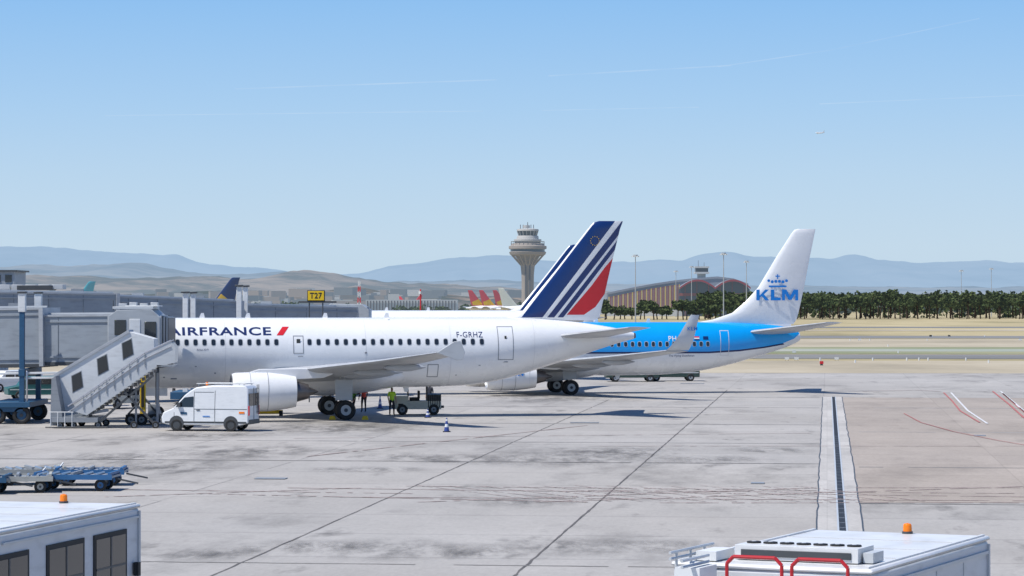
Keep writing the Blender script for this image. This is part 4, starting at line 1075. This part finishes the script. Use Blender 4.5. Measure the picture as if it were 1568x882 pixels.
dolly(28,754,R(8),2.5,DWH);dolly(118,751,-R(4),2.9,KBL2);dolly(45,742,R(20),2.6,DWH);dolly(140,743,R(2),2.6,KBL2);dolly(-40,756,0,2.6)

# ------------------------------------------------------------ people
SKIN=mat("skin",(.45,.26,.18),.6);HAIR=mat("hair",(.03,.02,.015),.7);VEST=mat("hivis_vest",(.50,.80,.03),.6);TROU=mat("navy_trousers",(.015,.018,.03),.8);REDV=mat("red_vest",(.5,.05,.03),.7);BOOT=mat("boots",(.01,.01,.01),.7)
def person(px,py,rz,top,legs=TROU,walk=.0,armr=(0.05,-.05),h=1.76):
    x,y=GP(px,py)
    V=[];Ed=[];Rd=[]
    def v(p,r,par=None):
        V.append(p);Rd.append(r); 
        if par is not None: Ed.append((par,len(V)-1))
        return len(V)-1
    pel=v((0,0,.96),(.15,.115)); w=v((0,0,1.1),(.145,.105),pel); ch=v((0,.01,1.32),(.17,.12),w); nk=v((0,0,1.47),(.06,.06),ch)
    hd=v((0,-.01,1.55),(.075,.085),nk); h2=v((0,-.01,1.65),(.085,.1),hd); h3=v((0,0,1.73),(.06,.07),h2)
    nose=v((0,-.115,1.60),(.014,.02),hd)
    for s,ar in((-1,armr[0]),(1,armr[1])):
        sh=v((s*.18,0,1.42),(.065,.065),ch); el=v((s*.25,ar*.3+.02,1.14),(.045,.045),sh); wr=v((s*.26,ar-.08,.90),(.030,.034),el); pm=v((s*.262,ar-.10,.83),(.026,.04),wr)
        for k,(dy,ln) in enumerate(((-.032,.07),(-.011,.08),(.010,.075),(.030,.06))):
            f1=v((s*.262,ar-.10+dy,.83-.05),(.009,.009),pm); v((s*.25,ar-.11+dy,.83-.05-ln*.6),(.008,.008),f1)
        v((s*.245,ar-.15,.80),(.010,.010),pm)
        hp=v((s*.09,0,.90),(.095,.10),pel); kn=v((s*.105,-walk*s*.5-.02,.50),(.062,.065),hp); an=v((s*.11,walk*s*-.7,.10),(.042,.045),kn); v((s*.12,walk*s*-.7-.17,.045),(.04,.035),an)
    me=bpy.data.meshes.new("p"); me.from_pydata(V,Ed,[]); o=bpy.data.objects.new("tmp",me); scene.collection.objects.link(o)
    m=o.modifiers.new("s",'SKIN'); m.use_smooth_shade=True
    sl=me.skin_vertices[0].data
    for i,r in enumerate(Rd): sl[i].radius=r; sl[i].use_root=(i==0)
    o.modifiers.new("u",'SUBSURF').levels=1
    dg=bpy.context.evaluated_depsgraph_get(); m2=bpy.data.meshes.new_from_object(o.evaluated_get(dg)); bpy.data.objects.remove(o)
    m2.materials.clear()
    for q in(top,legs,SKIN,HAIR,BOOT): m2.materials.append(q)
    for f in m2.polygons:
        c=f.center; k=0
        if c.z<.12:k=4
        elif c.z<.95 and abs(c.x)<.215:k=1
        elif c.z<1.0 and abs(c.x)>=.215:k=2
        elif c.z>1.48:k=2
        elif abs(c.x)>.2 and c.z<1.2: k=1 if top is not VEST else 2
        if c.z>1.66 or (c.z>1.56 and c.y>.03): k=3
        f.material_index=k; f.use_smooth=True
    p=bpy.data.objects.new("ground_worker",m2); scene.collection.objects.link(p); p.location=(x,y,.02); p.rotation_euler=(0,0,rz); p.scale=(h/1.78,)*3
    return p
person(600,637,R(20),VEST,walk=.1,armr=(-.15,.05))
person(542,634,R(-60),mat("green_vest",(.14,.34,.06),.7),walk=.12)
person(557,632,R(200),REDV,walk=.05,armr=(-.2,-.1))
person(266,608,R(90),REDV,walk=.1)
person(213,612,R(10),VEST,walk=.1)
person(658,628,R(-30),TROU,walk=.1)

# ------------------------------------------------------------ foreground vehicles
TRW=mat("truck_white",(.69,.69,.68),.4,var=.06,scale=1.5,dirt=.3,coat=.1,streak=(1,.4,1))
TRS=mat("truck_side",(.58,.59,.60),.45,var=.06,scale=1.5,dirt=.3)
RSEAM=mat("roof_seam",(.50,.50,.49),.6)
def truck(name,loc,rz,ln,wd,zr):
    E=empty(name,loc,rz); b=MB()
    b.bb(-wd,0,-ln,0,1.0,zr-.06,TRS); b.make("body_box",E,bevel=.04)
    b=MB(); b.bb(-wd-.02,.02,-ln-.02,.02,zr-.06,zr,TRW); b.make("roof",E,bevel=.03)
    b=MB()
    for k in range(1,int(ln/1.2)+1):
        if k*1.2<ln-.1: b.bb(-wd+.03,-.03,-k*1.2-.01,-k*1.2+.01,zr,zr+.005,RSEAM)
    for xx in(-wd+.06,-.06): b.bb(xx-.02,xx+.02,-ln+.03,-.03,zr+.001,zr+.02,TRW)
    b.make("roof_seams",E,smooth=0)
    b=MB()
    b.bb(-wd+.05,-.05,-ln+.3,-.3,.45,1.0,DGREY)
    for yy in(-1.3,-ln+1.4):
        for xx in(-.2,-wd+.2):
            b.rev([(-.15,.3),(-.15,.5),(.15,.5),(.15,.3)],(xx,yy,.5),'x',BLACK,20); b.cyl((xx-.12,yy,.5),(xx+.12,yy,.5),.3,.3,LGREY,16)
    b.make("chassis",E)
    return E
a=math.atan2(.236,.972)
E=truck("service_truck",(-5.57,42.0,0),-a,8,2.6,3.8)
b=MB()
for y0,y1 in((-1.75,-.62),(-3.45,-2.25),(-5.4,-4.2)):
    b.bb(.0,.02,y0-.07,y1+.07,2.05,3.47,BLACK); b.bb(.02,.026,y0,y1,2.12,3.40,GLASS)
    b.bb(.026,.034,(y0+y1)/2-.02,(y0+y1)/2+.02,2.12,3.40,DGREY); b.bb(.026,.033,y0,y1,2.95,2.98,DGREY)
b.bb(.0,.03,-5.0,-.05,3.60,3.63,LGREY); b.bb(.0,.03,-.08,-.02,1.2,3.7,LGREY)
b.bb(.02,.10,-.3,-.2,2.75,2.95,BLACK); b.bb(.02,.08,-.3,-.25,2.4,2.5,BLACK)
b.bb(.0,.04,-6.4,-5.6,1.3,3.3,LGREY)
b.make("side_windows",E,smooth=0)
def beacon(E,x,y,z):
    b=MB(); b.cyl((x,y,z),(x,y,z+.03),.07,.07,DGREY,14); b.cyl((x,y,z+.03),(x,y,z+.11),.058,.055,ORG,14); b.rev([(z+.11,.055),(z+.13,.045),(z+.14,.001)],(x,y,0),'z',ORG,14); b.make("beacon",E)
beacon(E,-1.15,-.15,3.8)
a=math.atan2(.418,.908)
E=truck("catering_truck",(6.14,36.2,0),-a,5.0,2.4,3.8)
beacon(E,-1.05,-.1,3.8)
b=MB()
b.bb(-1.80,-.30,-4.55,-3.95,3.812,3.98,TRW)
for i in range(7):
    xx=-1.67+i*.205; b.cyl((xx,-4.25,3.98),(xx,-4.25,4.0),.085,.085,BLACK,14); b.cyl((xx,-4.25,4.0),(xx,-4.25,4.006),.03,.03,LGREY,8)
b.bb(-1.72,-.38,-4.565,-4.552,3.85,3.93,DGREY)
b.bb(-.27,-.15,-4.45,-4.05,3.812,3.93,LGREY)
b.make("roof_ac_unit",E,bevel=.025)
b=MB()
REDT=mat("red_tube",(.45,.015,.02),.35)
def hoop(x0,x1,y,z0,z1):
    r=.022
    b.cyl((x0,y,z0),(x0,y,z1-.08),r,r,REDT,8); b.cyl((x1,y,z0),(x1,y,z1-.08),r,r,REDT,8)
    b.cyl((x0,y,z1-.08),(x0+.08,y,z1),r,r,REDT,8); b.cyl((x1,y,z1-.08),(x1-.08,y,z1),r,r,REDT,8); b.cyl((x0+.08,y,z1),(x1-.08,y,z1),r,r,REDT,8)
hoop(-1.62,-.96,-5.3,3.2,3.91); hoop(-.84,-.18,-5.3,3.2,3.91)
b.bb(-2.4,0,-7.2,-5.03,2.6,3.2,TRS)
for yy in(-4.5,-4.95,-5.4): b.cyl((-2.2,yy,3.2),(-2.2,yy,3.95),.018,.018,LGREY,6)
for zz in(3.88,3.95): b.cyl((-2.2,-4.2,zz),(-2.2,-5.6,zz),.018,.018,LGREY,6); b.cyl((-1.9,-5.15,zz-.05),(-1.9,-6.0,zz-.05),.018,.018,LGREY,6)
b.bb(-2.15,-1.9,-4.9,-4.3,3.812,3.92,OFFW); b.bb(-2.1,-1.8,-5.7,-5.15,3.5,3.8,OFFW); b.bb(-2.1,-1.9,-4.2,-3.9,3.81,3.88,LGREY)
b.make("guard_rails",E,smooth=40)
b=MB()
b.bb(.0,.03,-4.9,-.1,3.58,3.62,LGREY); b.bb(0,.03,-.08,-.02,1.2,3.7,LGREY)
for k in range(4): b.bb(.0,.012,-1.2-k*1.2,-1.18-k*1.2,1.2,3.55,LGREY)
b.make("side_trim",E,smooth=0)

# contrails
CT=bpy.data.materials.new("contrail_vapour"); CT.use_nodes=True
nt=CT.node_tree; N=nt.nodes;L=nt.links; N.remove(N["Principled BSDF"])
tr=N.new("ShaderNodeBsdfTransparent"); em=N.new("ShaderNodeEmission"); em.inputs[0].default_value=(.85,.92,1,1); em.inputs[1].default_value=.95
tc=N.new("ShaderNodeTexCoord"); nn=N.new("ShaderNodeTexNoise"); nn.inputs["Scale"].default_value=.002; mr=N.new("ShaderNodeMapRange"); mr.inputs[1].default_value=.3; mr.inputs[2].default_value=.7; mr.inputs[3].default_value=.02; mr.inputs[4].default_value=.20
ms=N.new("ShaderNodeMixShader"); L.new(tc.outputs["Object"],nn.inputs["Vector"]); L.new(nn.outputs["Fac"],mr.inputs[0]); L.new(mr.outputs[0],ms.inputs[0]); L.new(tr.outputs[0],ms.inputs[1]); L.new(em.outputs[0],ms.inputs[2]); L.new(ms.outputs[0],N["Material Output"].inputs[0])
b=MB(); d=30000
for xa,ya,xb,yb,w_ in((160,177,740,170,1.4),(830,169,1070,164,1.4),(840,116,1120,100,2),(1100,102,1270,77,1.6),(1270,77,1500,28,1.6),(1255,159,1700,140,1.4),(360,136,760,122,2)):
    p=(WX(xa,d),WZ(ya,d));q=(WX(xb,d),WZ(yb,d)); h_=w_*d/F/2
    b.add([(p[0],d,p[1]-h_),(q[0],d,q[1]-h_),(q[0],d,q[1]+h_),(p[0],d,p[1]+h_)],[(0,1,2,3)],CT)
b.make("contrail",smooth=0,recalc=False)

# ------------------------------------------------------------ world / sun / camera
sd=Vector((.50,.27,-1)).normalized()
w=bpy.data.worlds.new("World"); scene.world=w; w.use_nodes=True; nt=w.node_tree;N=nt.nodes;L=nt.links
bg=N["Background"]; bg.inputs[1].default_value=.1
sky=N.new("ShaderNodeTexSky"); sky.sky_type='NISHITA'; sky.sun_disc=False
elev=math.asin(-sd.z); sky.sun_elevation=elev; sky.sun_rotation=math.atan2(-sd.x,-sd.y)%(2*math.pi); sky.air_density=1.0; sky.dust_density=.6; sky.ozone_density=1.5
tc=N.new("ShaderNodeTexCoord"); sp=N.new("ShaderNodeSeparateXYZ"); L.new(tc.outputs["Generated"],sp.inputs[0])
cr=N.new("ShaderNodeValToRGB"); els=cr.color_ramp.elements
st=[(0,(197,219,237)),(.02,(196,220,240)),(.045,(185,215,242)),(.07,(168,207,244)),(.11,(139,192,244)),(.3,(80,136,210)),(1,(38,78,145))]
els[0].position=0; els[0].color=(*lin(st[0][1]),1); els[1].position=1; els[1].color=(*lin(st[-1][1]),1)
for p,c in st[1:-1]:
    e=els.new(p); e.color=(*lin(c),1)
L.new(sp.outputs["Z"],cr.inputs[0])
sc=N.new("ShaderNodeVectorMath"); sc.operation='SCALE'; sc.inputs["Scale"].default_value=10.0; L.new(cr.outputs[0],sc.inputs[0])
mx=N.new("ShaderNodeMix"); mx.data_type='RGBA'; mx.inputs[0].default_value=.9; L.new(sky.outputs[0],mx.inputs[6]); L.new(sc.outputs[0],mx.inputs[7])
L.new(mx.outputs[2],bg.inputs[0])
sl=bpy.data.lights.new("sun",'SUN'); sl.energy=5.0; sl.angle=R(.5); sl.color=(1,.97,.925)
so=bpy.data.objects.new("sun",sl); scene.collection.objects.link(so); so.rotation_euler=sd.to_track_quat('-Z','Y').to_euler(); so.location=(0,0,100)
cam=bpy.data.cameras.new("camera"); co=bpy.data.objects.new("camera",cam); scene.collection.objects.link(co); scene.camera=co
cam.sensor_width=36; cam.lens=36*F/1568; cam.clip_start=.5; cam.clip_end=80000
co.location=(0,0,H); co.rotation_euler=(R(90)+math.atan((YH-441)/F),0,0)
scene.view_settings.view_transform='Standard'; scene.view_settings.look='None'; scene.view_settings.exposure=0
